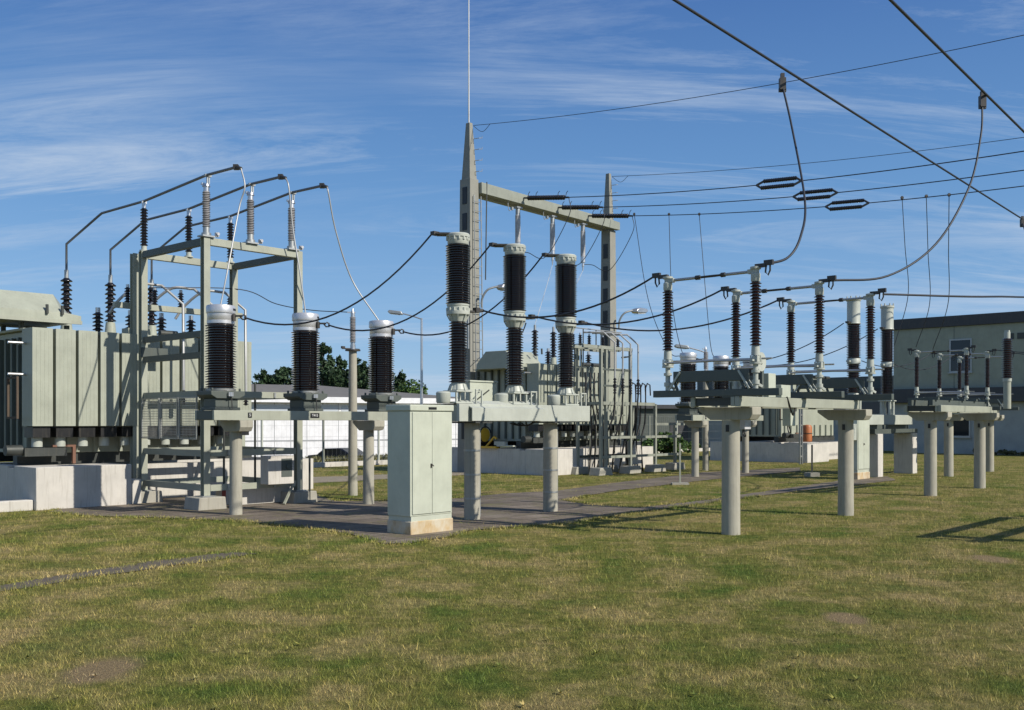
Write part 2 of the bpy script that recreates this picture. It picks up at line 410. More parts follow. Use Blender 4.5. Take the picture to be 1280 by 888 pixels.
# ---- two-column concrete supports with steel rails (disconnector platforms)
def make_platform(label, loc, span, group, channel=False, x0=-.45, x1=None):
    t = thing('equipment_platform', label, 'platform', loc, RZ, group); x1 = span-.33 if x1 is None else x1
    for x in (0, span):
        MB().lathe([(.136,0),(.134,.3),(.130,1.668)], (x,0,0), 32).build('column', 'concrete', t)
        mb = MB(); corbel(mb, x, 1.67, 1.858, -.42, .47); mb.build('corbel', 'concrete', t, bevel=.01)
        MB().box((x-.136,-.02,1.55),(.012,.05,.10)).build('cable_slot', 'black', t)
    f = MB().bb(x0, x1, -.385, -.315, 1.86, 2.005)
    f.bb(x0, x0+.02, -.31, -.25, 1.865, 2.0); f.bb(x1-.02, x1, -.31, -.25, 1.865, 2.0)
    f.build('rail', 'paint', t, bevel=.006)
    MB().bb(x0+.05, x1, .365, .435, 1.86, 2.0).build('rail', 'paint', t, bevel=.006)
    for x in (x0+.12, (x0+x1)/2, x1-.12): MB().bb(x-.04, x+.04, -.312, .362, 1.875, 1.99).build('cross_member', 'darksteel', t)
    if channel:
        for y in (-.2, .25): MB().bb(x0-.1, x1+.2, y-.04, y+.04, 2.0, 2.12).build('top_channel', 'darkgreen', t)
        for x in np.linspace(x0+.1, x1, 5): MB().bb(x-.05, x+.05, -.3, .36, 2.122, 2.17).build('bracket', 'darkgreen', t)
    return t
# ---- centre-break disconnector: local x = across (B), root on top of the rails under its middle
def make_disconnector(label, loc, group):
    t = thing('disconnector', label, 'disconnector', loc, RZ, group)
    ya, yb = -.62, .82
    MB().bb(-.05,.05,-1.0,1.05,.0,.10).build('base_channel', 'darkgreen', t, bevel=.005)
    b = MB().bb(-.045,.045,-.5,.7,.215,.375)
    for y in (-.45,.1,.65): b.bar((0,y,.10),(0,y+.06,.23),.035)
    b.build('upper_beam', 'darkgreen', t, bevel=.005)
    for y in (ya,yb):
        s = 1 if y > 0 else -1
        for dx in (-.07,.07): MB().bar((dx,y-.06*s,.10),(dx*.7,y-.24*s,.36),.026).build('brace', 'paint_light', t)
    for y in (ya,yb):
        br = MB().cyl((0,y,.101),(0,y,.44),.036,n=16).cyl((0,y,.16),(0,y,.22),.055,n=12).bar((0,y,.18),(.09,y-.05,.13),.035).cyl((0,y,.32),(0,y,.36),.06,n=16).cyl((0,y,.44),(0,y,.465),.085,n=16).cyl((0,y,.56),(0,y,.69),.062,.056,n=20)
        br.cyl((0,y,.47),(0,y,.55),.055,n=16)
        for i in range(4):
            a = PI/4+i*PI/2; br.cyl((.07*math.cos(a),y+.07*math.sin(a),.46),(.07*math.cos(a),y+.07*math.sin(a),.56),.011,n=6)
        br.bar((-.12,y,.49),(.14,y,.49),.035,.025); br.build('bearing', 'paint_light', t)
        MB().lathe(sheds(.69,1.585,21,.047,.083,.8),(0,y,0),20).build('insulator', 'redbrown', t, smooth=50)
        s = 1 if y < 0 else -1
        hd = MB().lathe([(.06,1.585),(.066,1.60),(.066,1.69),(.05,1.71),(.05,1.75),(.075,1.76),(.075,1.79),(.03,1.80)],(0,y,0),20)
        hd.box((0,y+.05*s,1.73),(.07,.12,.06))
        h = hd.build('post_head', 'paint_light', t)
        cl = MB().box((0,y-.08*s,1.80),(.06,.16,.05)).box((0,y-.20*s,1.83),(.05,.13,.07)).tube([(0,y-.16*s,1.80),(0,y-.15*s,1.70),(0,y-.19*s,1.66),(0,y-.22*s,1.72),(0,y-.22*s,1.80)],.013,8)
        cl.build('terminal_clamp', 'bronze', h)
        MB().cyl((0,y+.08*s,1.73),(0,y+.56*s,1.73),.022,n=12).build('contact_arm', 'galv', t)
    fg = MB()
    for dx in (-.028,.028): fg.tube([(dx*.4,-.10,1.73),(dx,.02,1.73),(dx,.2,1.73),(dx*.6,.3,1.73)],.013,8)
    fg.cyl((0,-.14,1.73),(0,-.08,1.73),.034,n=12).cyl((0,.27,1.73),(0,.34,1.73),.034,n=12)
    fg.build('finger_contact', 'bronze', t)
    rd = MB().tube([(.12,ya+.05,.50),(.12,.1,.52),(-.10,yb-.05,.50)],.016,8).cyl((.13,-.8,.52),(.13,.9,.54),.013,n=8)
    rd.build('linkage_rod', 'galv', t)
    return t
# ---- current transformer (brown porcelain, bright head)
def make_ct(label, loc, group):
    t = thing('current_transformer', label, 'current transformer', loc, RZ, group)
    b = MB().bb(-.25,.25,-.22,.22,0,.05).bb(-.22,.22,-.19,.19,.05,.20)
    b.prism([(-.22,.20),(.22,.20),(.33,.26),(.33,.33),(-.33,.33),(-.33,.26)],'y',-.24,.24)
    for x in (-.27,.27):
        for y in (-.17,.17): b.cyl((x,y,.33),(x,y,.38),.022,n=6)
    b.build('base_tank', 'darkgreen', t, bevel=.008)
    MB().lathe([(.25,.332),(.255,.345),(.255,.37),(.215,.385)],(0,0,0),36).build('bottom_flange', 'galv', t)
    MB().box((.02,-.27,.275),(.09,.05,.07)).cyl((.02,-.29,.31),(.02,-.29,.24),.022,n=8).build('earth_terminal', 'alu', t)
    MB().tube([(.05,-.26,.23),(.05,-.275,.05),(.05,-.30,-.12)],.008,6).build('earth_lead', 'bronze', t)
    MB().lathe(sheds(.385,1.49,25,.213,.268,.82),(0,0,0),40).build('insulator', 'brown', t, smooth=50)
    h = MB().lathe([(.225,1.49),(.235,1.50),(.235,1.55),(.228,1.555),(.232,1.56),(.232,1.665),(.226,1.67),(.226,1.678),(.245,1.682),(.248,1.70),(.248,1.79),(.235,1.815),(.19,1.825),(.05,1.83)],(0,0,0),40).build('head', 'capalu', t, smooth=40)
    w = MB()
    for i in range(5):
        a = R(-62+i*7); w.box((.247*math.cos(a),.247*math.sin(a),1.745),(.012,.034,.035),Matrix.Rotation(a,3,'Z'))
    w.build('indicator_slot', 'black', h)
    tm = MB().box((.10,-.25,1.60),(.05,.05,.12)).bar((.12,-.26,1.63),(.20,-.36,1.63),.04,.03).tube([(.17,-.32,1.63),(.20,-.36,1.57),(.24,-.40,1.57),(.24,-.40,1.63),(.2,-.37,1.65)],.014,8)
    tm.build('terminal', 'bronze', t)
    return t
def make_ct_support(label, loc, group, plates=True):
    t = thing('transformer_support', label, 'equipment support', loc, RZ, group)
    for x in (0,3.01):
        MB().lathe([(.112,0),(.110,.3),(.106,1.468)],(x,0,0),32).build('column', 'concrete', t)
        mb = MB(); corbel(mb, x, 1.47, 1.668, -.34, .34, .26); mb.build('corbel', 'concrete', t, bevel=.01)
    MB().bb(-.62,3.62,-.31,-.25,1.67,1.84).build('beam', 'paint', t, bevel=.006)
    MB().bb(-.62,3.62,.25,.31,1.67,1.84).build('beam', 'paint', t, bevel=.006)
    for x in (-.59,.55,2.4,3.6): MB().bb(x-.03,x+.03,-.248,.248,1.68,1.83).build('cross_member', 'darkgreen', t)
    if plates:
        for x, w, s in ((.08,.075,'5'),(1.47,.20,'T415')):
            p = MB().bb(x-w/2,x+w/2,-.318,-.312,1.715,1.805).build('nameplate', 'black', t)
            text(p, s, .065 if len(s) > 1 else .07, (x,-.3195,1.76), (R(90),0,0))
    return t
# ---- live-tank circuit breaker pole, two tiers
def make_breaker_pole(label, loc, group):
    t = thing('breaker_pole', label, 'circuit breaker', loc, RZ, group)
    st = MB().bb(-.2,.2,-.16,.16,.0,.03).bb(-.18,-.15,-.14,-.11,.03,.19).bb(.15,.18,-.14,-.11,.03,.19).bb(-.18,-.15,.11,.14,.03,.19).bb(.15,.18,.11,.14,.03,.19).bb(-.19,.19,-.16,.16,.19,.215)
    st.bb(.26,.285,-.16,-.135,.0,.215).bb(.40,.425,-.16,-.135,.0,.215).bb(.26,.425,-.16,-.135,.216,.24).bb(.26,.285,.1,.125,0,.215).bb(.40,.425,.1,.125,0,.215).bb(.26,.425,.1,.125,.216,.24)
    st.bar((.2,-.1,.03),(.4,-.1,.2),.02)
    st.build('stand', 'paint_light', t, bevel=.004)
    MB().lathe([(.10,.0),(.115,.02),(.12,.17),(.105,.19),(.03,.20)],(-.30,.04,0),24).build('mechanism_pot', 'paint_light', t)
    b = MB().lathe([(.15,.216),(.155,.23),(.13,.30),(.118,.34)],(0,0,0),28)
    for i in range(8):
        a = 2*PI*i/8; b.bar((.165*math.cos(a),.165*math.sin(a),.216),(.125*math.cos(a),.125*math.sin(a),.32),.02)
    b.build('base_flange', 'paint_light', t)
    MB().lathe(sheds(.34,1.35,22,.112,.160,.85),(0,0,0),32).build('lower_insulator', 'brown', t, smooth=50)
    fl = MB().lathe([(.118,1.35),(.122,1.36),(.15,1.43),(.165,1.46),(.193,1.465),(.196,1.49),(.196,1.52),(.178,1.53),(.178,1.60),(.188,1.61),(.188,1.635),(.16,1.64)],(0,0,0),36)
    for i in range(14):
        a = 2*PI*i/14; fl.cyl((.182*math.cos(a),.182*math.sin(a),1.52),(.182*math.cos(a),.182*math.sin(a),1.575),.018,n=6)
    for i in range(8):
        a = 2*PI*i/8; fl.bar((.128*math.cos(a),.128*math.sin(a),1.36),(.185*math.cos(a),.185*math.sin(a),1.465),.02)
    fl.build('middle_flange', 'paint_light', t)
    tm = MB().box((.24,-.08,1.53),(.14,.09,.03)).box((.33,-.11,1.56),(.10,.08,.08)).cyl((.36,-.12,1.56),(.45,-.15,1.56),.026,n=10)
    tm.build('line_terminal', 'bronze', t)
    MB().lathe(sheds(1.64,2.62,25,.160,.208,.85),(0,0,0),36).build('upper_insulator', 'brown', t, smooth=50)
    cp = MB().lathe([(.168,2.62),(.175,2.63),(.178,2.73),(.195,2.74),(.198,2.78),(.18,2.80),(.05,2.81)],(0,0,0),36)
    for i in range(14):
        a = 2*PI*i/14; cp.cyl((.18*math.cos(a),.18*math.sin(a),2.69),(.18*math.cos(a),.18*math.sin(a),2.745),.019,n=6)
    cp.build('top_cap', 'paint_light', t)
    MB().box((-.17,.16,2.79),(.24,.24,.025),Matrix.Rotation(R(-45),3,'Z')).box((-.29,.25,2.80),(.12,.09,.06)).build('top_terminal', 'bronze', t)
    return t
def make_breaker_support():
    t = thing('breaker_support', 'pale steel breaker beam with ridged cover on two grey concrete columns beside the cabinet', 'equipment support', Vector((-.67,16.76,0)), RZ)
    for x in (0,2.05):
        MB().lathe([(.135,0),(.133,.3),(.13,1.618)],(x,0,0),32).build('column', 'concrete', t)
        MB().bb(x-.2,x+.2,-.28,.28,1.62,1.648).build('cap_plate', 'darksteel', t)
        MB().bb(x+.138,x+.158,-.05,.05,.05,1.55).build('cable_trunking', 'galv', t)
        for z in (.35,.75,1.15): MB().cyl((x,0,z),(x,0,z+.03),.139,n=24).build('strap', 'galv', t)
    MB().bb(-.52,2.95,-.22,-.15,1.65,1.94).build('beam', 'paint_light', t, bevel=.006)
    MB().bb(-.52,2.95,.15,.22,1.65,1.94).build('beam', 'paint_light', t, bevel=.006)
    for x in (-.49,.8,2.0,2.92): MB().bb(x-.03,x+.03,-.148,.148,1.66,1.92).build('cross_member', 'paint', t)
    MB().prism([(-.30,1.66),(-.285,1.66),(-.285,1.86),(0.0,1.985),(.285,1.86),(.285,1.66),(.30,1.66),(.30,1.872),(0.0,2.0),(-.30,1.872)],'x',-.30,1.52).build('ridged_cover', 'paint_light', t)
    p = MB().bb(.28,.95,.32,.62,1.93,2.33).bb(.26,.97,.3,.64,2.331,2.36)
    p.build('drive_box', 'cabinet', t, bevel=.006)
    MB().bar((.36,.316,1.98),(.75,.316,2.2),.02).build('box_strut', 'darksteel', t)
    for i in range(4):
        MB().tube(sagline((1.45+i*.03,-.1,1.65),(1.2-.1*i,-.05,1.62),.06,6),.012,6).build('cable_loop', 'black', t)
    return t
# ---- control cabinet
def make_cabinet(label, loc, group, plate=True):
    t = thing('control_cabinet', label, 'cabinet', loc, RZ, group)
    MB().bb(0,.86,0,.52,0,.20).build('plinth', M['rustplinth'], t, bevel=.012)
    MB().bb(.02,.84,.015,.505,.20,.27).build('base_frame', 'cabinet', t)
    MB().bb(.0,.845,.012,.51,.272,1.80).build('body', 'cabinet', t, bevel=.006)
    MB().bb(-.02,.865,-.012,.53,1.802,1.895).build('roof', 'cabinet', t, bevel=.012)
    for k, (x0, x1) in enumerate(((.035,.42),(.426,.82))):
        d = MB().bb(x0,x1,-.004,.011,.30,1.785).build('door', 'cabinet', t, bevel=.004)
        if k == 0:
            MB().box((.40,-.012,1.0),(.025,.012,.06)).bar((.40,-.022,1.02),(.43,-.03,.99),.012).build('handle', 'bronze', d)
    if plate:
        MB().bb(.34,.50,-.018,-.0125,1.825,1.86).build('nameplate', 'black', t)
    return t
def rust():
    m, nt, b = newmat('rust_stained_concrete')
    n = noise(nt, 6, 6, .65, stretch=(1,1,.5)); n2 = noise(nt, 3, 4)
    c = ramp(nt, n, [(.35, (.56,.50,.38)), (.55, (.50,.37,.20)), (.72, (.30,.15,.06))])
    nt.links.new(mix(nt, ramp(nt, n2, [(.45, (0,0,0)), (.75, (.7,.7,.7))]), c, (.50,.46,.37)), b.inputs['Base Color'])
    b.inputs['Roughness'].default_value = .9; bump(nt, b, n, .3, .01); return m
M['rustplinth'] = rust()
# ---- small post insulators and arresters
def make_post(label, loc, group, h=1.0, mat='blackpor', n=13, rs=.078, rc=.045, name='post_insulator', cat='insulator', alt=1.):
    t = thing(name, label, cat, loc, RZ, group)
    MB().cyl((0,0,0),(0,0,.03),.09,n=16).cyl((0,0,.03),(0,0,.11),.055,n=16).build('foot', 'paint_light', t)
    MB().lathe(sheds(.11,h-.12,n,rc,rs,alt),(0,0,0),18).build('insulator', mat, t, smooth=50)
    MB().cyl((0,0,h-.12),(0,0,h-.02),.042,n=16).box((0,0,h),(.10,.05,.05)).build('top_fitting', 'alu', t)
    return t
def make_arrester(label, loc, group):
    t = thing('surge_arrester', label, 'surge arrester', loc, RZ, group)
    MB().bb(-.13,.13,-.1,.1,0,.03).cyl((0,0,.03),(0,0,.08),.09,n=16).cyl((0,0,.08),(0,0,.19),.062,n=18).build('foot', 'galv', t)
    MB().box((.2,-.04,.07),(.06,.06,.08)).cyl((.2,-.08,.08),(.2,-.1,.08),.03,n=10).build('counter', 'greypor_l', t)
    MB().lathe(sheds(.19,.86,20,.056,.078,.8),(0,0,0),20).build('housing', 'greypor', t, smooth=50)
    MB().cyl((0,0,.86),(0,0,.95),.056,n=18).cyl((0,0,.95),(0,0,1.0),.075,.06,n=18).box((-.05,.03,1.0),(.07,.05,.04)).build('cap', 'alu', t)
    MB().bar((.02,0,1.0),(.02,0,1.15),.025).bar((.06,0,1.0),(.06,0,1.15),.02).box((.03,0,1.165),(.13,.06,.04)).build('bus_clip', 'galv', t)
    return t
def make_arrester_pole(label, loc, group):
    t = thing('arrester_pole', label, 'pole', loc, RZ, group)
    MB().lathe([(.108,0),(.104,.4),(.088,3.22)],(0,0,0),28).build('pole', 'concrete', t)
    MB().cyl((0,0,3.22),(0,0,3.25),.17,n=16).bar((-.28,.02,3.265),(.2,.02,3.265),.03).box((-.25,.03,3.29),(.08,.05,.05)).build('head_plate', 'bronze', t)
    MB().cyl((0,0,3.25),(0,0,3.36),.06,n=16).cyl((0,0,3.36),(0,0,3.41),.05,n=16).build('foot', 'alu', t)
    MB().lathe(sheds(3.41,3.98,17,.052,.074,.8),(0,0,0),20).build('housing', 'greypor', t, smooth=50)
    MB().cyl((0,0,3.98),(0,0,4.07),.05,n=16).bar((-.1,.07,4.08),(.05,-.03,4.08),.03).cyl((0,0,4.07),(0,0,4.16),.04,.02,n=12).build('cap', 'alu', t)
    return t
# ---- power transformer: local origin at the near corner of its bund, x along the bund front, y into depth
def make_transformer(label, loc, group):
    t = thing('power_transformer', label, 'transformer', loc, RZ, group)
    tk = MB().bb(.35,5.3,1.3,3.7,1.02,3.42); tk.build('tank', 'radiator', t, bevel=.02)
    for y in np.arange(1.5,3.7,.3): MB().bb(.27,.348,y-.02,y+.02,1.1,3.3).build('stiffener', 'darkgreen', t)
    for x in np.arange(.6,5.3,.55): MB().bb(x-.03,x+.03,1.23,1.298,1.03,1.5).build('stiffener', 'radiator', t)
    MB().bb(.25,5.4,1.2,3.8,3.422,3.47).build('cover_plate', 'radiator', t, bevel=.008)
    MB().bb(.2,5.5,1.35,1.55,.80,1.018).bb(.2,5.5,3.3,3.5,.80,1.018).build('skid', 'darksteel', t)
    for i in range(11):
        x = .18+i*.443; rd = MB().bb(x,x+.385,.6,1.08,1.56,3.44)
        for k in range(1,5): rd.bb(x+k*.077-.003,x+k*.077+.003,.5965,.5995,1.6,3.4)
        rd.build('radiator', 'radiator', t, bevel=.015)
        f = MB().cyl((x+.19,1.08,3.3),(x+.19,1.3,3.3),.05,n=12).cyl((x+.19,1.08,1.7),(x+.19,1.3,1.7),.05,n=12); f.build('header_pipe', 'radiator', t)
        MB().bb(x+.03,x+.36,.66,1.05,1.34,1.54).build('fan', 'black', t)
        MB().cyl((x+.19,.85,1.16),(x+.19,.85,1.338),.10,n=14).build('fan_motor', 'paint_light', t)
    # conservator: chamfered box with hipped end
    y0, y1, z0, z1 = 1.2, 2.85, 3.66, 4.22
    prof = [(y0,z0),(y0,z0+.17),(y0+.4,z1),(y1-.4,z1),(y1,z0+.17),(y1,z0)]
    c = MB(); n = len(prof)
    end = [(y0+.05,z0),(y0+.05,z0+.13),(y0+.45,z1-.48),(y1-.45,z1-.48),(y1-.05,z0+.13),(y1-.05,z0)]
    vs = [(-.25,p,q) for p, q in prof]+[(1.0,p,q) for p, q in prof]+[(1.42,p,q) for p, q in end]
    fs = [(k*n+i,k*n+(i+1)%n,(k+1)*n+(i+1)%n,(k+1)*n+i) for k in (0,1) for i in range(n)]+[tuple(range(n)),tuple(range(2*n,3*n))]
    c.add(vs, fs); c.build('conservator', 'radiator', t, bevel=.012)
    MB().bb(-.27,1.4,y0-.03,y0+.02,z0-.05,z0+.02).bb(-.27,1.4,y1-.02,y1+.03,z0-.05,z0+.02).build('conservator_edge', 'paint', t)
    for x in (.0,.9):
        for y in (1.7,2.6): MB().bar((x+.42,y,3.46),(x+.42,y,z0-.04),.08).build('conservator_bracket', 'darkgreen', t)
    for x in (.7,1.0): MB().cyl((x,y0-.03,z0+.12),(x,y0-.02,z0+.3),.03,n=8).build('lifting_eye', 'darksteel', t)
    MB().bar((-.05,.72,1.7),(-.05,.72,2.5),.04).bar((-.05,1.15,1.7),(-.05,1.15,2.5),.04).bar((-.05,.72,2.48),(-.05,1.15,2.48),.04).bar((-.05,.72,1.72),(-.05,1.15,1.72),.04).build('gauge_frame', 'bark', t)
    for z in (2.55,3.15): MB().cyl((-.15,.9,z),(.18,.9,z),.025,n=8).build('valve_pipe', 'alu', t)
    MB().bb(.1,.9,.75,1.15,.98,1.14).cyl((-.2,.9,1.1),(.1,.9,1.1),.1,n=16).build('oil_pump', 'darksteel', t)
    MB().bb(.65,1.1,.8,.86,1.15,1.19).bb(1.04,1.1,.8,.86,.82,1.15).build('pipe_stand', 'rusty', t)
    # bushings
    for k in range(3):
        x, y = 1.96+k*1.0, 3.15
        MB().cyl((x,y,3.47),(x,y,3.62),.2,n=20).cyl((x,y,3.62),(x,y,3.9),.13,.10,n=20).build('turret', 'radiator', t)
        b = MB().lathe(sheds(3.9,4.80,9,.062,.125,.75),(x,y,0),20).build('bushing', 'blackpor', t, smooth=50)
        MB().cyl((x,y,4.80),(x,y,4.98),.045,n=14).build('bushing_cap', 'galv', b)
    for k in range(4):
        x, y = 2.0+k*.72, 1.75
        b = MB().lathe(sheds(3.47,3.95,6,.05,.115,.9),(x,y,0),18).build('bushing', 'blackpor', t, smooth=50)
        MB().cyl((x,y,3.95),(x,y,4.05),.05,n=12).build('bushing_cap', 'alu', b)
    MB().bb(2.4,2.9,1.22,1.5,3.472,3.62).build('terminal_box', 'radiator', t)
    for k in range(3): MB().cyl((3.1+k*.55,1.2,3.55),(3.5+k*.55,1.2,3.55),.07,n=14).build('pressure_cylinder', 'darksteel', t)
    return t
def make_bund(label, loc, group, length=7.0, depth=4.4):
    t = thing('oil_bund', label, 'retaining wall', loc, RZ, group)
    H = .80
    w = MB().bb(0,1.85,0,1.0,0,H).bb(1.852,2.08,.05,1.0,0,.5)
    w.build('front_pier', 'whitewall', t, bevel=.012)
    MB().bb(0,length,1.002,1.25,0,H-.05).build('front_wall', 'whitewall', t)
    s = MB().bb(0,.25,1.252,depth,0,H-.003).build('side_wall', 'whitewall', t)
    MB().bb(length-.25,length,1.252,depth,0,H-.06).build('side_wall', 'whitewall', t)
    MB().bb(.252,length-.252,depth-.25,depth,0,H-.06).build('rear_wall', 'whitewall', t)
    MB().bb(.252,length-.252,1.252,depth-.252,.3,.5).build('gravel_bed', 'strip', t)
    MB().bb(-2.6,-.003,.1,.3,0,.2).build('kerb', 'whitewall', t, bevel=.015)
    return t
# ================================================================== PLACE: LEFT BAY
T1 = Vector((-8.77,18.43,0)); T2 = Vector((1.15,30.2,0)); T3 = Vector((11.7,39.6,0))
bundL = 'white concrete oil bund at far left, below the large transformer with steel tower'
bund = make_bund(bundL, T1, 'oil bunds under the transformers')
b2_ = dup(bund, 'white oil bund with grey shaded side behind the two tall breaker columns', T2)
b3_ = dup(bund, 'most distant oil bund, seen through the right platform columns beside an orange drum', T3)
def drop(o, names):
    for ch in list(o.children):
        if ch.name.split('.')[0] in names:
            for g_ in list(ch.children): bpy.data.objects.remove(g_)
            bpy.data.objects.remove(ch)
drop(b2_, ['kerb']); drop(b3_, ['kerb'])
gT = 'oil filled power transformers'
tr = make_transformer('large grey green power transformer with tall radiators at far left', T1, gT)
tr2 = dup(tr, 'grey power transformer behind the three two tier breaker poles', T2)
tr3 = dup(tr, 'most distant power transformer, mostly hidden behind the right disconnector platform', T3)
drop(tr3, ['radiator','header_pipe','fan','fan_motor','conservator','conservator_edge','conservator_bracket','bushing','turret'])
for ch in tr2.children:
    if ch.name.split('.')[0] in ('conservator','conservator_edge'): ch.location.z -= .36
# steel bus tower in front of the left transformer
Nn = Vector((-5.75,18.75,0)); FA, FB, FZ = 2.1, 2.35, 5.1
tw = thing('bus_tower', 'tall open grey steel tower with four posts in front of the left transformer', 'steel tower', Nn, RZ)
for x, y in ((0,0),(FA,0),(0,FB),(FA,FB),(0,FB+.36)):
    sx = -1 if x == 0 else 1; sy = -1 if y == 0 else 1
    p = MB().bb(x-.065,x+.065,y-.065,y-.053,.26,FZ).bb(x-.006,x+.006,y-.052,y+.052,.26,FZ).bb(x-.065,x+.065,y+.053,y+.065,.26,FZ)
    p.build('post', 'paint', tw)
    if y > FB: continue
    MB().prism([(x-.3,.0),(x+.3,.0),(x+.27,.24),(x-.27,.24)],'y',y-.26,y+.26).build('footing', 'slab', tw, bevel=.015)
    MB().bb(x-.14,x+.14,y-.14,y+.14,.242,.258).build('base_plate', 'galv', tw)
for (x0,y0,x1,y1) in ((.08,0,FA-.08,0),(.08,FB,FA-.08,FB)):
    MB().bb(x0,x1,y0-.05,y0+.05,FZ-.14,FZ).build('top_beam', 'paint', tw, bevel=.005)
for x in (0,FA): MB().bb(x-.05,x+.05,.08,FB-.08,FZ-.14,FZ-.003).build('top_beam', 'darkgreen', tw, bevel=.005)  # beams running into depth get a darker paint, their shade put into colour
for z in (2.17,1.05,.40):
    for x in (.45,1.5): MB().bb(x-.02,x+.02,-.075,-.052,z-.05,z+.05).build('rail_clip', 'galv', tw)
    MB().bb(.08,FA-.08,-.05,-.0,z-.06,z+.06).build('rail', 'paint', tw)
    MB().bb(.08,FA-.08,FB,FB+.05,z-.06,z+.06).build('rail', 'paint', tw)
    for x in (0,FA): MB().bb(x-.03,x+.03,.08,FB-.08,z-.06,z+.06).build('rail', 'frame', tw)  # side rails darker than the front ones, shade painted in
MB().bb(-.085,.3,-.16,.09,2.08,2.27).build('gusset', 'darkgreen', tw)
MB().bb(.25,.38,-.2,-.06,2.1,2.24).build('drive_bracket', 'paint', tw)
for z, w in ((3.3,.06),(2.9,.06)): MB().bb(-.035,.035,.08,FB-.08,z-w,z+w).build('rail', 'darkgreen', tw)  # dark green here paints in the shade of the left side
MB().bb(-.09,.5,FB-.08,FB-.06,2.95,3.15).build('gusset', 'darkgreen', tw)
g = MB()
for y0, y1 in ((.15,.75),(.85,1.45),(1.55,2.2)):
    for z in np.arange(1.35,2.1,.05): g.bb(-.106,-.1,y0,y1,z-.004,z+.004)
    for y in np.arange(y0,y1,.05): g.bb(-.1,-.096,y-.004,y+.004,1.33,2.1)
    for z in (1.32,2.1): g.bb(-.115,-.085,y0-.02,y1+.02,z-.012,z+.012)
    for y in (y0-.015,y1+.015): g.bb(-.115,-.085,y-.012,y+.012,1.32,2.1)
g.build('guard_mesh', 'galv', tw)
for x in (.55,1.25):
    MB().cyl((x,.25,.36),(x,.25,2.4),.022,n=8).build('operating_rod', 'darksteel', tw); MB().cyl((x,.25,.013),(x,.25,.36),.04,n=10).build('rod_sleeve', 'red', tw)
mtr = MB().bb(1.15,1.75,-.35,-.08,.42,.98); mtr.build('meter_box', 'whitewall', tw, bevel=.01)
MB().bb(1.45,1.70,-.356,-.351,.56,.92).cyl((1.62,-.36,.76),(1.62,-.375,.76),.06,n=16).build('meter_window', 'darkgreen', tw)
MB().bar((1.95,-.1,.45),(1.55,-.3,.02),.04).build('stay', 'paint', tw)
MB().bb(.75,2.05,.2,.55,.013,.36).build('low_wall', 'whitewall', tw, bevel=.01)
# busbar beam with small insulators and white bent tubes
bb0 = off(Nn,-.35,2.9)
bbm = thing('busbar_beam', 'grey horizontal busbar beam carrying small dark insulators over the left transformer', 'steel beam', Vector((bb0.x,bb0.y,0)), RZ)
MB().bb(0,3.0,-.05,.05,3.98,4.1).build('beam', 'paint', bbm, bevel=.004)
for x in (.5,2.6): MB().bb(x-.04,x+.04,.06,.12,3.3,4.1).build('bracket', 'darkgreen', bbm)
for k in range(5):
    x = .3+k*.6
    b = MB().lathe(sheds(4.1,4.42,6,.035,.07,.9),(x,0,0),14).build('insulator', 'blackpor', bbm, smooth=50)
    MB().cyl((x,0,4.42),(x,0,4.48),.035,n=10).build('cap', 'alu', b)
for k in range(3):
    x = .75+k*.75
    MB().tube(spline([(x-.6,.5,3.9),(x-.45,.35,4.2),(x-.2,.0,4.5),(x+.2,-.2,4.5)],5)+[Vector((x+.45,-.62,4.1)),Vector((x+.45,-.64,2.3))],.03,10).build('bus_tube', 'lightwire', bbm)
    MB().lathe(sheds(2.0,2.3,5,.03,.06,1.),(x+.45,-.64,0),12).build('cable_termination', 'red' if k == 1 else 'blackpor', bbm)
gp = 'black post insulators on the left tower'; ga = 'grey surge arresters on the left tower'; gtb = 'bent tubular busbars over the left tower'; gf = 'bright flexible cables to the left transformers heads'
ords = ['nearest to the left edge of the photo', 'middle one of three', 'one nearest the grey arresters, partly behind a post']
arr = ['on the nearest tower corner', 'between the two corner arresters', 'on the right tower corner']
nm = ['leftmost', 'middle', 'rightmost']
posts = []; ars = []
for k in range(3):
    lp = off(Nn, .02+k*1.0, FB, FZ+.003)
    la = 'black ribbed post insulator on the left steel tower, ' + ['leftmost of its row of three','middle of its row of three','rightmost of its row of three'][k]
    posts.append(make_post(la, lp, gp) if k == 0 else dup(posts[0], la, lp))
    ap = off(Nn, .02+k*.96, 0, FZ+.003)
    la = 'slim grey ribbed surge arrester on the left steel tower, ' + arr[k]
    ars.append(make_arrester(la, ap, ga) if k == 0 else dup(ars[0], la, ap))
cts = []
c0 = Vector((-4.86,17.6,0)); gct = 'current transformers with bright metal heads'
gcs = 'concrete column supports under current transformers'
cs = make_ct_support('two column support with pale beam and black plates under the left current transformers', c0, gcs)
ctl = ['left current transformer with bright head in front of the steel tower', 'middle current transformer of the left row, between the tower and the slim pole', 'current transformer standing just behind the pale control cabinet']
for k, s in enumerate((-.30,1.49,3.34)):
    lp = off(c0, s, 0, 1.843); cts.append(make_ct(ctl[k], lp, gct) if k == 0 else dup(cts[0], ctl[k], lp))
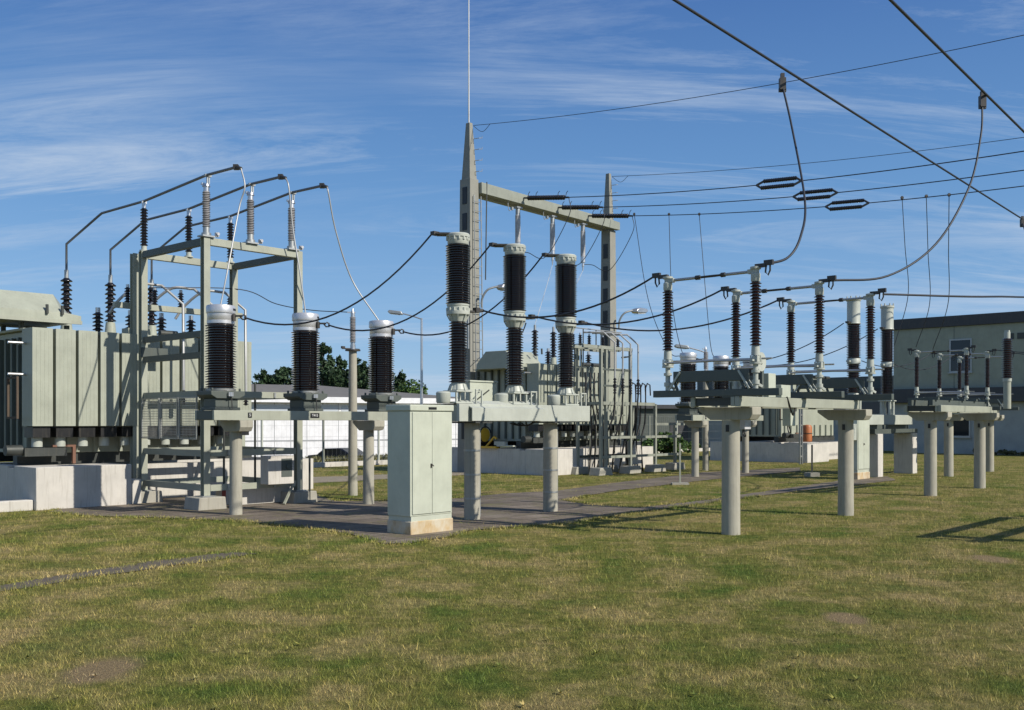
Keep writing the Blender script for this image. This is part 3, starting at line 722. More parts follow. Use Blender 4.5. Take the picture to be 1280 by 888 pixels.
for k in range(3):
    a = off(Nn, .02+k*.96, 0, FZ+1.17); p = off(Nn, .02+k*1.0, FB, FZ+1.03)
    e = off(a, 0, -1.0, -.02); m1 = p.lerp(a,.35); m2 = p.lerp(a,.55)+Vector((0,0,-.03))
    tip = Vector(T1)+AX*(1.96+k)+BX*3.15+Vector((0,0,4.98))
    q = off(p, 0, 1.95, -.02)
    pts = [tip, Vector((tip.x,tip.y,5.55)), q, off(q,0,-.12,.03), p, m1, a, e]
    o = wire('tubular_busbar', f'dark bent busbar tube running over the left steel tower, {["nearest and highest","middle","furthest and lowest"][k]} of three', pts, .026, 'tubebar', 'busbar', gtb, n=12)
    MB().box(e-Vector(pts[0]),(.09,.09,.09)).cyl(e-Vector(pts[0]), e-Vector(pts[0])-BX*.16-Vector((0,0,.05)), .04, .03, n=10).build('end_clamp', 'bronze', o)
    tgt = off(c0, (-.30,1.49,3.34)[k], 0, 1.843+1.84)
    st = e-BX*.16-Vector((0,0,.05))
    if k == 0: mid = [st-BX*.12-Vector((0,0,.35)), P(299,260,17.9), P(285,335,17.5)]
    elif k == 1: mid = [st-BX*.1-Vector((0,0,.2)), P(366,285,18.7), P(374,335,18.7)]
    else: mid = [st-BX*.05-Vector((0,0,.15)), P(420,290,19.6), P(440,350,19.9)]
    if k == 2: tgt = off(tgt, -.15, -.1, -.03)
    wire('flexible_cable', f'bright slack cable hanging from {["nearest","middle","furthest"][k]} busbar tube to {["left","middle","right"][k]} current transformer', spline([st]+mid+[tgt],8), .014, 'lightwire', 'cable', gf)
# arrester poles
gap = 'concrete poles with a grey arrester on top'
apl = make_arrester_pole('slim concrete pole topped by grey arrester between two left current transformers', G(441,619.5), gap)
ap2 = dup(apl, 'slim concrete pole with arrester behind the left right-bay disconnector and white capped transformers', G(882,588.5))
ap2['label'] = 'distant concrete arrester pole standing between the two white capped current transformers'
# breaker bay
make_breaker_support()
brk = []
for k, s in enumerate((-.33,1.07,2.5)):
    lp = Vector((-.67,16.76,1.945))+AX*s
    la = 'tall brown two tier breaker pole, ' + ['leftmost of three beside the cabinet','middle one, above the ridged cover','rightmost of three on the pale beam'][k]
    if k: lp.z = 1.943
    brk.append(make_breaker_pole(la, lp, 'brown two tier breaker poles') if k == 0 else dup(brk[0], la, lp))
gcab = 'pale control cabinets on plinths'
cab = make_cabinet('pale two door control cabinet on rust stained plinth in the foreground', Vector((-1.46,14.42,0)), gcab)
cab2 = dup(cab, 'distant pale control cabinet with small meter box beside the striped piers', Vector((9.75,28.2,0)))
mb = thing('meter_box', 'small grey meter box fixed on the side of the distant control cabinet', 'box', off((9.75,28.2,0),-.022,.22), RZ)
MB().bb(-.2,0,-.2,.2,1.12,1.58).build('case', 'paint_light', mb, bevel=.008); MB().bb(-.205,-.201,-.12,.12,1.3,1.5).build('window', 'greypor', mb)
# ================================================================== RIGHT BAY PLATFORMS
gpl = 'concrete column platforms for disconnectors'
p1 = make_platform('nearest two column concrete platform on the grass, under three disconnectors', Vector((3.2,14.62,0)), 3.99, gpl)
p2 = make_platform('second two column platform from the left on the right side, with dark channels', Vector((9.29,22.2,0)), 3.4, gpl, True)
p3 = make_platform('rear right platform under the disconnectors in front of the grey building', Vector((13.1,30,0)), 3.9, gpl)
p4 = dup(p1, 'platform just outside the right edge that casts two long shadows on the grass', Vector((8.77,12.84,0)))
gd = 'centre break disconnectors with red brown insulators'
dl = ['nearest red brown disconnector, above the nearest round column', 'middle disconnector of the three on the nearest platform', 'right disconnector on the nearest platform, next to the white topped poles']
disc = []
for k, s in enumerate((-.41,1.60,3.55)):
    lp = off((3.2,14.62,2.008), s, 0); disc.append(make_disconnector(dl[k], lp, gd) if k == 0 else dup(disc[0], dl[k], lp))
d3 = ['leftmost of three small disconnectors in front of the grey building', 'middle of three small disconnectors in front of the grey building', 'rightmost of three small disconnectors in front of the grey building']
for k, s in enumerate((-.35,1.6,3.5)): dup(disc[0], d3[k], off((13.1,30,2.008), s, 0))
mech = thing('drive_mechanism', 'pale box and round handwheel on the nearest disconnector platform', 'mechanism', off((3.2,14.62,2.0),.15,-.35), RZ)
MB().bb(.3,.52,-.02,.18,.008,.36).build('drive_box', 'cabinet', mech, bevel=.006)
MB().bb(.7,1.0,-.02,.12,.008,.20).build('relay_box', 'cabinet', mech, bevel=.006)
MB().cyl((.12,.0,.52),(.12,.04,.52),.14,n=24).cyl((.12,-.02,.52),(.12,0,.52),.03,n=10).build('handwheel', 'paint_light', mech)
MB().bar((.2,.05,.0),(.2,.05,.55),.06).bar((.1,.05,.52),(.22,.05,.52),.03).build('bracket', 'darkgreen', mech)
MB().tube(spline([(.85,-.03,.02),(.95,-.05,-.18),(1.05,-.04,-.25),(1.2,.0,-.12)],6),.014,8).build('cable_loop', 'black', mech)
for k, (a_, w_, z0_, z1_, la_) in enumerate(((1.43,.16,1.58,1.855,'white switch box hanging under the rail of the nearest platform'),(.56,.19,1.53,1.76,'grey meter box with pale frame hanging behind the nearest column cap'))):
    t_ = thing('switch_box', la_, 'box', off((3.2,14.62,0),a_,-.2 if k == 0 else .1), RZ)
    MB().bb(-w_/2,w_/2,-.07,.07,z0_,z1_).build('case', 'cabinet' if k == 0 else 'greypor_l', t_, bevel=.006)
    MB().bb(-w_/2-.012,w_/2+.012,-.085,-.0705,z1_-.05,z1_+.012).bb(-.03,.03,-.03,.03,z1_+.013,1.99).build('bracket', 'paint_light', t_)
    MB().tube(spline([(.0,.0,z0_),(.02,-.02,z0_-.1),(.08,.05,z0_-.08),(.12,.1,z1_-.1)],5),.01,6).build('cable_loop', 'black', t_)
lp_ = G(1001,580.5); lt = thing('lattice_post', 'slim pale lattice post beside the most distant bund', 'post', lp_, RZ)
MB().bb(-.12,-.07,-.03,.03,0,2.2).build('upright', 'galv', lt); MB().bb(.07,.12,-.03,.03,0,2.2).build('upright', 'galv', lt)
for z in np.arange(.3,2.2,.4): MB().bb(-.068,.068,-.02,.02,z-.03,z+.03).build('rung', 'galv', lt)
shp = P(800,0,63); sh = thing('dark_shed', 'low dark grey shed beyond the fence behind the left distant column', 'shed', Vector((shp.x,shp.y,-.6)), R(12))
MB().bb(0,9.5,0,5,0,3.05).build('wall', 'darkgreen', sh); MB().bb(-.2,9.7,-.3,5.2,3.053,3.3).build('roof', 'fascia', sh); MB().bb(2,3.2,-.03,-.003,0,2.2).build('door', 'fascia', sh); MB().bb(5,7,-.03,-.003,1.2,2.2).build('window', 'glass', sh)
# far current transformers and their support
cs2 = dup(cs, 'distant two column support under the white capped current transformers', Vector((5.44,29.7,0)))
for k, s in enumerate((-.39,1.49,3.34)):
    dup(cts[0], ['left distant current transformer with white cap, next to the nearest disconnector','second distant white capped current transformer, right of the slim arrester pole','distant current transformer hidden behind the nearest disconnector post'][k], off((5.44,29.7,1.843), s, 0))
# white topped breaker poles with rectangular piers
def make_white_breaker(label, loc, group):
    t = thing('breaker_column', label, 'circuit breaker', loc, RZ, group)
    lg = MB()
    for x, y in ((-.13,-.13),(.13,-.13),(-.13,.13),(.13,.13)): lg.cyl((x,y,0),(x,y,.42),.045,n=12)
    lg.bb(-.22,.22,-.2,.2,.42,.45); lg.build('stand', 'paint_light', t)
    b = MB().lathe([(.17,.45),(.18,.47),(.16,.6),(.14,.63)],(0,0,0),24)
    for i in range(8):
        a = 2*PI*i/8; b.bar((.18*math.cos(a),.18*math.sin(a),.46),(.15*math.cos(a),.15*math.sin(a),.6),.025)
    b.build('base_flange', 'paint_light', t)
    MB().lathe(sheds(.63,1.45,17,.14,.195,.85),(0,0,0),24).build('lower_insulator', 'redbrown', t, smooth=50)
    MB().lathe([(.16,1.45),(.19,1.47),(.19,1.6),(.17,1.63)],(0,0,0),24).box((-.22,.05,1.54),(.14,.1,.05)).build('middle_flange', 'paint_light', t)
    MB().lathe(sheds(1.63,2.62,20,.15,.205,.85),(0,0,0),24).build('upper_insulator', 'redbrown', t, smooth=50)
    c = MB().lathe([(.19,2.62),(.2,2.63),(.185,2.67),(.185,3.28),(.21,3.29),(.21,3.34),(.15,3.37),(.05,3.38)],(0,0,0),28)
    for i in range(8):
        a = 2*PI*i/8; c.cyl((.19*math.cos(a),.19*math.sin(a),3.34),(.19*math.cos(a),.19*math.sin(a),3.42),.02,n=6)
    c.build('white_cap', 'paint_light', t)
    MB().box((-.24,.05,2.66),(.22,.1,.05)).build('terminal', 'bronze', t)
    return t
gwb = 'tall breaker columns with long white caps'
wbl = ['tall white capped breaker column hidden behind the middle near disconnector', 'tall brown breaker column with long white cap, left of the visible pair', 'tall brown breaker column with long white cap, right of the pair beside the grey building']
wb = []
wbl = wbl[1:]
for k, (px, Y) in enumerate(((1067,29.0),(1109,30.8))):
    lp = Vector(((px-640)*Y/F, Y, 1.85)); wb.append(make_white_breaker(wbl[k], lp, gwb) if k == 0 else dup(wb[0], wbl[k], lp))
ws = thing('breaker_support', 'pale steel breaker base resting on rectangular striped concrete piers', 'equipment support', Vector((10.7,29.5,0)), RZ)
for x in (.0,2.75): MB().bb(x,x+.38,-.1,.5,0,1.28).build('pier', 'whitewall', ws, bevel=.01)
MB().bb(-.1,3.3,-.05,.45,1.283,1.42).build('beam', 'darkgreen', ws)
for x in (-.6,1.7): MB().bb(x-.2,x+1.3,.0,.85,1.55,1.848).build('base_box', 'paint_light', ws, bevel=.01)
MB().bb(-.9,3.2,.2,.3,1.423,1.547).bb(-.9,3.2,.6,.7,1.423,1.547).build('base_rail', 'darkgreen', ws)
# single insulator on green pole at the right edge
vt = thing('post_insulator', 'brown insulator on a pale green pole on the second platform near the right edge', 'insulator', P(1259,505,24.2), RZ)
MB().cyl((0,0,-.12),(0,0,.54),.085,n=18).build('pole', 'paint', vt); MB().cyl((0,0,.54),(0,0,.62),.1,n=18).build('flange', 'paint_light', vt)
MB().lathe(sheds(.62,1.58,18,.08,.13,.85),(0,0,0),20).build('insulator', 'redbrown', vt, smooth=50); MB().cyl((0,0,1.58),(0,0,1.74),.07,n=14).box((0,0,1.76),(.1,.1,.04)).build('top_fitting', 'paint_light', vt)
# orange drum and yellow winch
od = thing('orange_drum', 'small rounded orange container on the most distant white bund', 'container', P(1009,553,39.9), RZ)
MB().lathe([(.17,0.012),(.19,.03),(.19,.60),(.15,.68),(.05,.70)],(0,0,0),20).build('body', 'orange', od); MB().cyl((0,0,.34),(0,0,.37),.206,n=20).build('band', 'bark', od)
yw = thing('yellow_winch', 'yellow wheel and bracket on the shaded bund under the breaker beam', 'winch', off(T2,-.12,2.75,.80), RZ)
MB().cyl((.12,-.05,.42),(.12,.09,.42),.22,n=24).build('wheel', 'yellow', yw); MB().tube([(.12+.26*math.cos(t),-.06,.42+.26*math.sin(t)) for t in np.linspace(.2,5.4,20)],.02,8).build('hose', 'black', yw)
MB().bb(.02,.22,-.6,.3,.0,.06).bar((.12,-.1,.05),(.12,-.45,.36),.05).bar((.12,-.45,.36),(.12,-.55,.3),.05).build('bracket', 'yellow', yw)
MB().bb(.05,.2,-.95,-.5,.10,.22).bb(.05,.2,-1.3,-.6,.061,.10).build('motor', 'paint_light', yw)
# ================================================================== SECOND TRANSFORMER STEEL FRAME
f2 = Vector((2.72,30.6,0)); fr = thing('cable_frame', 'grey steel cable frame with low platform in front of the middle transformer', 'steel frame', f2, RZ)
def post(mb, x, y, z0, z1, w=.1): mb.bb(x-w/2,x+w/2,y-w/2,y+w/2,z0,z1)
for x, y, z in ((0,0,3.95),(.28,.02,3.95),(0,.9,3.95),(1.55,.0,3.95),(1.55,.9,3.95),(2.95,0,2.22),(2.95,.9,2.22),(4.6,.3,1.6)):
    mb_ = MB(); post(mb_, x, y, .24, z, .085); mb_.build('post', 'frame', fr)
    if x == .28: continue
    MB().prism([(x-.36,0),(x+.36,0),(x+.28,.24),(x-.28,.24)],'y',y-.2,y+.2).build('footing', 'slab', fr, bevel=.015)
for y in (0,.9):
    MB().bb(-.9,1.62,y-.035,y+.035,3.87,3.97).build('top_beam', 'frame', fr)
    MB().bb(.07,2.88,y-.04,y+.04,2.16,2.26).build('platform_rail', 'frame', fr)
    for z in (.55,1.15): MB().bb(.07,4.5 if y == 0 else 2.9,y-.03,y+.03,z-.04,z+.04).build('rail', 'darkgreen' if y else 'frame', fr)
MB().bb(2.9,4.7,-.03,.03,1.52,1.6).build('rail', 'frame', fr)
for x in (0,1.55,2.95): MB().bb(x-.03,x+.03,.06,.84,2.17,2.25).build('cross_member', 'frame', fr)
for x in (-.8,-.45,0.,.7,1.5): 
    b = MB().lathe(sheds(3.97,4.3,6,.035,.07,.9),(x,.45,0),14).build('insulator', 'blackpor', fr, smooth=50)
    MB().cyl((x,.45,4.3),(x,.45,4.36),.03,n=8).build('cap', 'alu', b)
for x in (-.8,1.5): MB().bb(x-.05,x+.05,.04,.86,3.972,3.99).build('cross_member', 'frame', fr)
MB().bb(-.9,1.6,.41,.49,3.88,3.968).build('insulator_rail', 'frame', fr)
for k in range(4):
    x = .55+k*.42
    MB().tube([(x-.5,.7,4.42),(x-.15,.2,4.42),(x+.1,-.05,4.1),(x+.1,-.05,3.0)],.028,10).build('bus_tube', 'lightwire', fr)
    MB().lathe(sheds(2.5,3.0,6,.03,.06,1.),(x+.1,-.05,0),12).build('cable_termination', 'blackpor', fr)
    MB().tube(spline([(x+.1,-.05,2.5),(x+.05,-.02,1.8),(x-.2+.1*k,.1,1.1),(x-.1,.2,.3),(x,.3,.02)],6),.028,8).build('power_cable', 'black', fr)
for k in range(4):
    x = 2.0+k*.28
    MB().tube([(x,.3,2.3),(x,.3,2.75),(x+.1,.3,2.9),(x+.25,.3,2.85),(x+.28,.3,2.5)],.022,8).build('cable_termination', 'blackpor', fr)
    MB().tube(spline([(x,.3,2.3),(x-.05,.3,1.6),(x-.25,.3,1.0),(x-.1,.35,.02)],6),.028,8).build('power_cable', 'black', fr)
for z in (2.75,3.25): MB().bb(.06,1.5,-.025,.025,z-.03,z+.03).build('rail', 'darkgreen', fr)
for z in (1.55,1.85): MB().bb(.06,2.9,.88,.91,z-.02,z+.02).build('rail', 'frame', fr)
for x in (-.85,-.3,.35,1.0): MB().cyl((x,.45,3.0 if x < 0 else 3.98),(x,.45,4.5),.018,n=8).build('pipe', 'darksteel', fr)
MB().cyl((-.9,.45,4.5),(1.7,.45,4.5),.016,n=8).build('top_bar', 'galv', fr)
for x in np.arange(.6,2.9,.33): MB().cyl((x,.88,.6),(x,.88,2.18),.014,n=6).build('guard_bar', 'frame', fr)
for k in range(5): MB().tube(spline([(.35+.22*k,.85,3.2),(.3+.22*k,.8,2.4),(.45+.2*k,.7,1.6),(.4+.25*k,.75,.02)],5),.024,8).build('power_cable', 'black', fr)
MB().bar((-.7,.45,3.0),(-.7,.45,3.86),.05).bar((-.4,.45,3.0),(-.4,.45,3.86),.04).bar((-.7,.45,3.3),(.0,.45,3.3),.04).build('hanger', 'darkgreen', fr)
MB().tube([(1.65,.4,3.7),(2.1,.4,3.75),(2.15,.4,3.3),(1.65,.4,3.3)],.03,8).build('bus_loop', 'darksteel', fr)
MB().bb(2.1,2.6,.3,.6,.25,1.0).build('junction_box', 'whitewall', fr, bevel=.01)
# ================================================================== PORTAL GANTRY
gY = 32.7; g0 = Vector((-1.40,32.7,0)); gan = thing('portal_gantry', 'tall concrete portal gantry with tapered towers and lightning rod', 'gantry', g0, RZ)
SP = 7.62
def tower(x, ztop, zsplit, wb_, wt, name):
    # tapered box, black blocks on the -x face paint the dark inside its slots
    def ring(z): 
        w = wb_+(wt-wb_)*z/ztop; return w
    mb_ = MB()
    zs = [0, zsplit, zsplit+.002, ztop]; ws_ = [wb_, wb_*.78, wb_*.64, wt]
    vs = []
    for z, w in zip(zs, ws_):
        for sx, sy in ((-1,-1),(1,-1),(1,1),(-1,1)): vs.append((x+sx*w*.42, sy*w*.5, z))
    fs = [(k*4+i,k*4+(i+1)%4,(k+1)*4+(i+1)%4,(k+1)*4+i) for k in range(3) for i in range(4)]+[(3,2,1,0),(12,13,14,15)]
    mb_.add(vs, fs); o = mb_.build('tower', 'gantry', gan, smooth=0, bevel=.01)
    z = 1.0
    while z < zsplit-.5:
        w = (wb_+(wb_*.78-wb_)*(z+.35)/zsplit)*.42; MB().box((x-w-.003, 0, z+.35),(.03,.20,.55)).build('slot', 'black', o); z += .85
    return o
tower(0, 11.4, 9.55, .60, .17, 'tower'); tower(SP, 11.15, 8.95, .54, .16, 'tower')
MB().prism([(.22,9.1),(.22,9.46),(SP-.2,9.30),(SP+.26,9.27),(SP+.26,8.98),(SP-.2,8.98)],'y',-.36,-.16).build('crossbeam', 'frame', gan, bevel=.01)
MB().prism([(.22,9.11),(.22,9.15),(SP-.2,9.04),(SP-.2,8.99)],'y',-.158,.12).build('crossbeam_flange', 'gantry', gan)
MB().prism([(.22,9.1),(.22,9.45),(SP-.2,9.29),(SP+.25,9.26),(SP+.25,8.98),(SP-.2,8.98)],'y',.122,.3).build('crossbeam', 'paint', gan, bevel=.01)
MB().tube([(-.02,0,11.4),(-.02,0,13.5),(-.02,0,17.5)],.028,10,.012).build('lightning_rod', 'galv', gan)
ld = MB()
for s in (-.16,.16):
    ld.bar((.08+s,-.42,1.5),(.08+s,-.30,9.0),.025)
for z in np.arange(1.6,9.0,.3): ld.cyl((-.08,-.42+.016*(z-1.5),z),(.24,-.42+.016*(z-1.5),z),.011,n=6)
ld.build('ladder', 'galv', gan)
for k in range(4):
    z = 9.8+k*.36; MB().tube([(.08,-.1,z),(.12,-.34,z),(.25,-.34,z+.02),(.3,-.30,z+.1)],.011,6).build('step_iron', 'galv', gan)
for k in range(5):
    z = 9.5+k*.3; MB().tube([(SP+.06,-.1,z),(SP+.1,-.3,z),(SP+.2,-.3,z+.02)],.011,6).build('step_iron', 'galv', gan)
MB().cyl((.46,-.3,6.3),(.46,-.36,9.5),.02,n=8).build('down_conductor', 'darksteel', gan)
for x in (-.42,-.3): MB().bar((x,-.25,4.0),(x,-.23,7.6),.05).build('cable_conduit', 'galv', gan)
# lamps on the towers
glamp = 'flood lamps mounted on the gantry towers'
def make_lamp(label, loc, group):
    t = thing('flood_lamp', label, 'lamp', loc, RZ, group)
    MB().tube(spline([(0,0,-.55),(-.02,-.05,-.25),(.08,-.2,.02),(.35,-.4,.14)],8),.035,10).build('arm', 'galv', t)
    h = MB().prism([(.3,.08),(.4,.02),(.95,.07),(1.08,.16),(1.0,.24),(.6,.25),(.38,.19)],'y',-.62,-.34).build('lamp_head', 'alu', t, bevel=.03)
    MB().prism([(.45,.012),(.94,.058),(.94,.04),(.45,-.005)],'y',-.58,-.38).build('lens', 'lens', h)
    return t
lm1 = make_lamp('grey flood lamp fixed on the left gantry tower between two breaker poles', off(g0,.12,-.45,5.9), glamp)
dup(lm1, 'grey flood lamp fixed on the right gantry tower above the cable frame', off(g0,SP+.1,-.42,5.75))
# hanging arresters and tension strings on the gantry
gh = 'grey arresters hanging from the gantry beam'; gs = 'dark insulator strings pulling from the gantry beam'
def make_hanging(label, loc, group):
    t = thing('hanging_arrester', label, 'surge arrester', loc, RZ, group)
    MB().box((0,0,-.05),(.28,.2,.05)).cyl((0,0,-.08),(0,0,-.3),.08,n=16).box((-.3,0,-.12),(.08,.08,.1)).tube(spline([(-.3,0,-.16),(-.45,0,-.2),(-.5,0,.05),(-.45,0,.2)],5),.012,6).build('bracket', 'galv', t)
    MB().lathe(sheds(-1.25,-.3,26,.085,.098,.9),(0,0,0),20).build('housing', 'greypor_l', t, smooth=50)
    MB().cyl((0,0,-1.45),(0,0,-1.25),.09,n=16).cyl((0,0,-1.6),(0,0,-1.45),.05,n=12).cyl((0,0,-1.75),(0,0,-1.6),.02,.03,n=8).build('bottom_fitting', 'alu', t)
    return t
def make_string(label, p0, p1, group, mat='blackpor', double=False, r=.085):
    p0, p1 = Vector(p0), Vector(p1); d = p1-p0; L = d.length
    t = thing('tension_insulator', label, 'insulator', p0, 0, group)
    q = Vector((1,0,0)).rotation_difference(d.normalized()); t.rotation_mode = 'QUATERNION'; t.rotation_quaternion = q
    rows = (-.125,.125) if double else (0,)
    for y in rows:
        prof = sheds(.18,L-.18,int((L-.36)/.055),.05,r,.8)
        m = MB(); m.lathe(prof,(0,0,0),14); m.v = [(z,x+y*.5,-yy+y*.85) for x,yy,z in m.v]; m.build('insulator', mat, t, smooth=50)
    e = MB()
    for x0, x1 in ((0,.18),(L,L-.18)):
        for y in rows: e.bar((x0,0,0),(x1,y*.5,y*.85),.06,.05)
    e.build('end_fitting', 'bronze', t)
    if double:
        return t
    for x in (.15,.5,L-.5,L-.15): hn = MB(); hn.tube([(x,0,.0),(x,.02,.16),(x+.05,.02,.22)],.011,6).build('arcing_horn', 'bronze', t)

    return t
bx = [2.2,4.05,5.8]; tops = []; hang = []
for k in range(3):
    la = 'pale grey arrester hanging under the gantry beam, ' + ['closest to the lightning rod','in the middle of three','closest to the right tower'][k]
    lp = off(g0, bx[k]-.1, -.26, 8.98-.02*k)
    hang.append(make_hanging(la, lp, gh) if k == 0 else dup(hang[0], la, lp))
gl = 'sagging overhead line wires from the gantry'
lineA = {0: (9.25,), }
mids = []
lines = []
for k in range(3):
    s = off(g0, bx[k]+.1, -.38, 9.28-.03*k); e = s-BX*1.95+Vector((0,0,-.27))
    make_string('dark ribbed tension insulator at the gantry beam, ' + ['left of three','middle of three','right of three'][k], s, e, gs)
    u = np.linspace(1.55, 34, 60); dz = 8.0+(-.035*k)
    def zz(x): return 9.28-.03*k + (-.145*x+.0042*x*x)
    zoff = e.z-zz(1.95)
    pt = [s-BX*float(x)+Vector((0,0,zz(x)+zoff*0-s.z)) for x in u]; pt[0] = e
    # the double insulator strings hang in the run of the wire
    def at(x): return s-BX*float(x)+Vector((0,0,zz(x)-s.z))
    lines.append(at)
    xs_ = (8.75,8.95,9.15)[k]; i0 = at(xs_); i1 = at(xs_+1.35)
    make_string('twin insulator string in the sky wires, ' + ['uppermost and leftmost of three','middle of three','lowest and rightmost of three'][k], i0, i1, 'twin insulator strings in mid air', 'blackpor', True, .062)
    wire('line_wire', f'sagging overhead line from gantry to its mid air string, {["upper","middle","lower"][k]} of three', [e]+[at(x) for x in np.linspace(2.1,xs_,24)], .014, 'wire', 'wire', gl)
    wire('line_wire', f'overhead line running right from its mid air string, {["upper","middle","lower"][k]} of three', [at(x) for x in np.linspace(xs_+1.35,34,40)], .014, 'wire', 'wire', gl)
    # jumper loop from line end to hanging arrester bottom
    b = off(g0, bx[k]-.1, -.26, 7.42); 
    wire('jumper_wire', f'short dark jumper loop under the gantry insulator, {["left","middle","right"][k]} of three', spline([e, e+Vector((.0,0,-.6)), e.lerp(b,.5)+Vector((.1,0,-1.05)), b+Vector((.35,0,-.02)), b],8), .012, 'wire', 'wire', 'jumper loops at the gantry beam')
    dn = Vector(T2)+AX*(1.96+k)+BX*3.15+Vector((0,0,5.0))
    wire('down_lead', f'thin bright lead dropping from {["left","middle","right"][k]} hanging arrester to the transformer', sagline(off(g0,bx[k]-.1,-.26,7.2), dn, .05, 8), .008, 'lightwire', 'wire', 'thin leads below the hanging arresters')
for k, (px, tx, ty, tY, tt) in enumerate(((793,852,446,29.3,'the left white capped transformer'),(836,862,444,29.4,'the left white cap from the middle line'),(874,900,447,30.8,'the second white cap'))):
    at = lines[k]; us = np.linspace(2,12,400); x = min(us, key=lambda q: abs(at(q).x/at(q).y*F+640-px)); p = at(x)
    t = P(tx,ty,tY); 
    wire('drop_wire', f'thin wire dropping from gantry line to {tt}', spline([p, p.lerp(t,.45)+Vector((-.12*(px<860)-.05,0,-.9)), p.lerp(t,.85)+Vector((-.15,0,-.55)), t],10), .011, 'wire', 'wire', 'drop wires left of the mid air strings', clamps=(p,))
for k, (px, mx, my, tx, ty) in enumerate(((1127,1135,370,1118,432),(1158,1162,380,1145,434),(1186,1185,380,1166,437))):
    at = lines[k]; us = np.linspace(8,20,400); x = min(us, key=lambda q: abs(at(q).x/at(q).y*F+640-px)); p = at(x)
    Yt = 29.5+k*1.3; t = P(tx,ty,Yt); m = P(mx,my,p.y+.6*(Yt-p.y))
    wire('drop_wire', f'thin wire dropping from the lines at right towards the grey building, {["left","middle","right"][k]} of three', spline([p, p.lerp(m,.5), m, t],10), .011, 'wire', 'wire', 'drop wires right of the mid air strings', clamps=(p,))
for k, (pt0, dz, lab) in enumerate(((off(g0,0.1,-.1,11.33), -1.45, 'upper earth wire from the lightning rod tower across the sky'), (off(g0,SP+.1,-.1,11.05), -1.1, 'lower earth wire from the right gantry tower across the sky'))):
    wire('earth_wire', lab, [pt0-BX*float(x)+Vector((0,0,-.135*x+.0033*x*x)) for x in np.linspace(0,36,60)], .009, 'wire', 'wire')
    wire('jumper_wire', ['small loop at the top of the rod tower','small loop at the top of the right gantry tower'][k], spline([pt0+Vector((0,0,-.02)), pt0-BX*.4+Vector((0,0,-.28)), pt0-BX*.75+Vector((0,0,-.1))],6), .008, 'wire', 'wire')
# ================================================================== NEAR OVERHEAD CONDUCTORS
zc = 7.4; nearA = Vector((0,0,0))
def plane_pt(px, py, z): Y = (z-EYE)*F/(HOR-py); return Vector(((px-640)*Y/F, Y, z))
gn = 'thick near overhead conductors'
for k, (a, b) in enumerate((((843,0),(1278,274)),((1113,0),(1280,165)))):
    pa, pb = plane_pt(*a, zc), plane_pt(*b, zc); d = (pb-pa).normalized()
    wire('overhead_conductor', ['thick overhead conductor crossing the sky down to the right edge','thick overhead conductor in the upper right corner'][k], [pa-d*9, pa, pa.lerp(pb,.5), pb, pb+d*14], .0215, 'wire', 'conductor', gn, n=10)
drops = [((978,98),[(990,160,16.3),(1006,250,15.2),(1001,295,14.5),(985,322,14.2)],(955,331,13.85),'curved conductor hanging to the nearest disconnector head'),
         ((1228,120),[(1226,170,17.5),(1211,235,17.2),(1170,305,16.6),(1110,345,16.0)],(1038,351,15.3),'long curved conductor hanging to the middle disconnector head'),
         ((1278,274),[(1292,320,26.),(1310,365,22.),(1240,371,18.5)],(1104,368,16.95),'conductor running from the right edge to the right disconnector head')]
for (c, ms, e, lab) in drops:
    p = plane_pt(*c, zc)
    o = wire('drop_conductor', lab, spline([p-Vector((0,0,.12))]+[P(*m) for m in ms]+[P(*e)],9), .018, 'wire', 'conductor', 'drop conductors to the near disconnectors')
    MB().box((0,0,.02),(.1,.1,.2)).box((0,0,.14),(.06,.06,.12)).box((0,0,-.08),(.12,.05,.06)).build('clamp', 'bronze', o)
# ================================================================== STATION WIRES
gw = 'slack wires from breaker tops to current transformers'
for k in range(3):
    tp = off((-.67,16.76,1.945), (-.33,1.07,2.5)[k]-.32, .28, 2.80); ct = off(c0, (-.30,1.49,3.34)[k]+.22, -.40, 1.843+1.60)
    wire('slack_wire', f'slack dark wire sagging from {["left","middle","right"][k]} breaker top to its current transformer', sagline(tp, ct, (.62,.60,.55)[k]), .015, 'wire', 'wire', gw)
    fl = off((-.67,16.76,1.945), (-.33,1.07,2.5)[k]+.43, -.15, 1.56); dc = off((3.2,14.62,2.008), (-.41,1.60,3.55)[k], .82+.22, 1.83)
    wire('slack_wire', f'slack dark wire from {["left","middle","right"][k]} breaker flange to a near disconnector', sagline(fl, dc, .32), .015, 'wire', 'wire', 'slack wires from breaker flanges to disconnectors')
    if k == 0: continue
    f3 = off((5.44,29.7,1.843), (-.39,1.49,3.34)[k]+.2, -.3, 1.6); t3 = wb[k-1].location+Vector((-.25,.1,2.66))
    wire('slack_wire', f'distant slack wire from {["left","middle","right"][k]} white cap to a white topped column', sagline(f3, Vector(t3), .3), .014, 'wire', 'wire', 'distant slack wires between white caps and columns')
    q3 = wb[k-1].location+Vector((.2,-.1,1.55)); d_ = off((13.1,30,2.008), (-.35,1.6,3.5)[k], 1.04, 1.83)
    wire('slack_wire', f'distant slack wire from {["left","middle","right"][k]} white topped column to a small disconnector', sagline(q3, d_, .3), .013, 'wire', 'wire', 'distant slack wires to the small disconnectors')
    dd = off((13.1,30,2.008), (-.35,1.6,3.5)[k], -.85, 1.83)
    wire('slack_wire', f'wire leaving the {["left","middle","right"][k]} small disconnector towards the right edge', sagline(dd, dd-BX*7+Vector((0,0,.25)), .35), .013, 'wire', 'wire', 'wires leaving the small disconnectors')
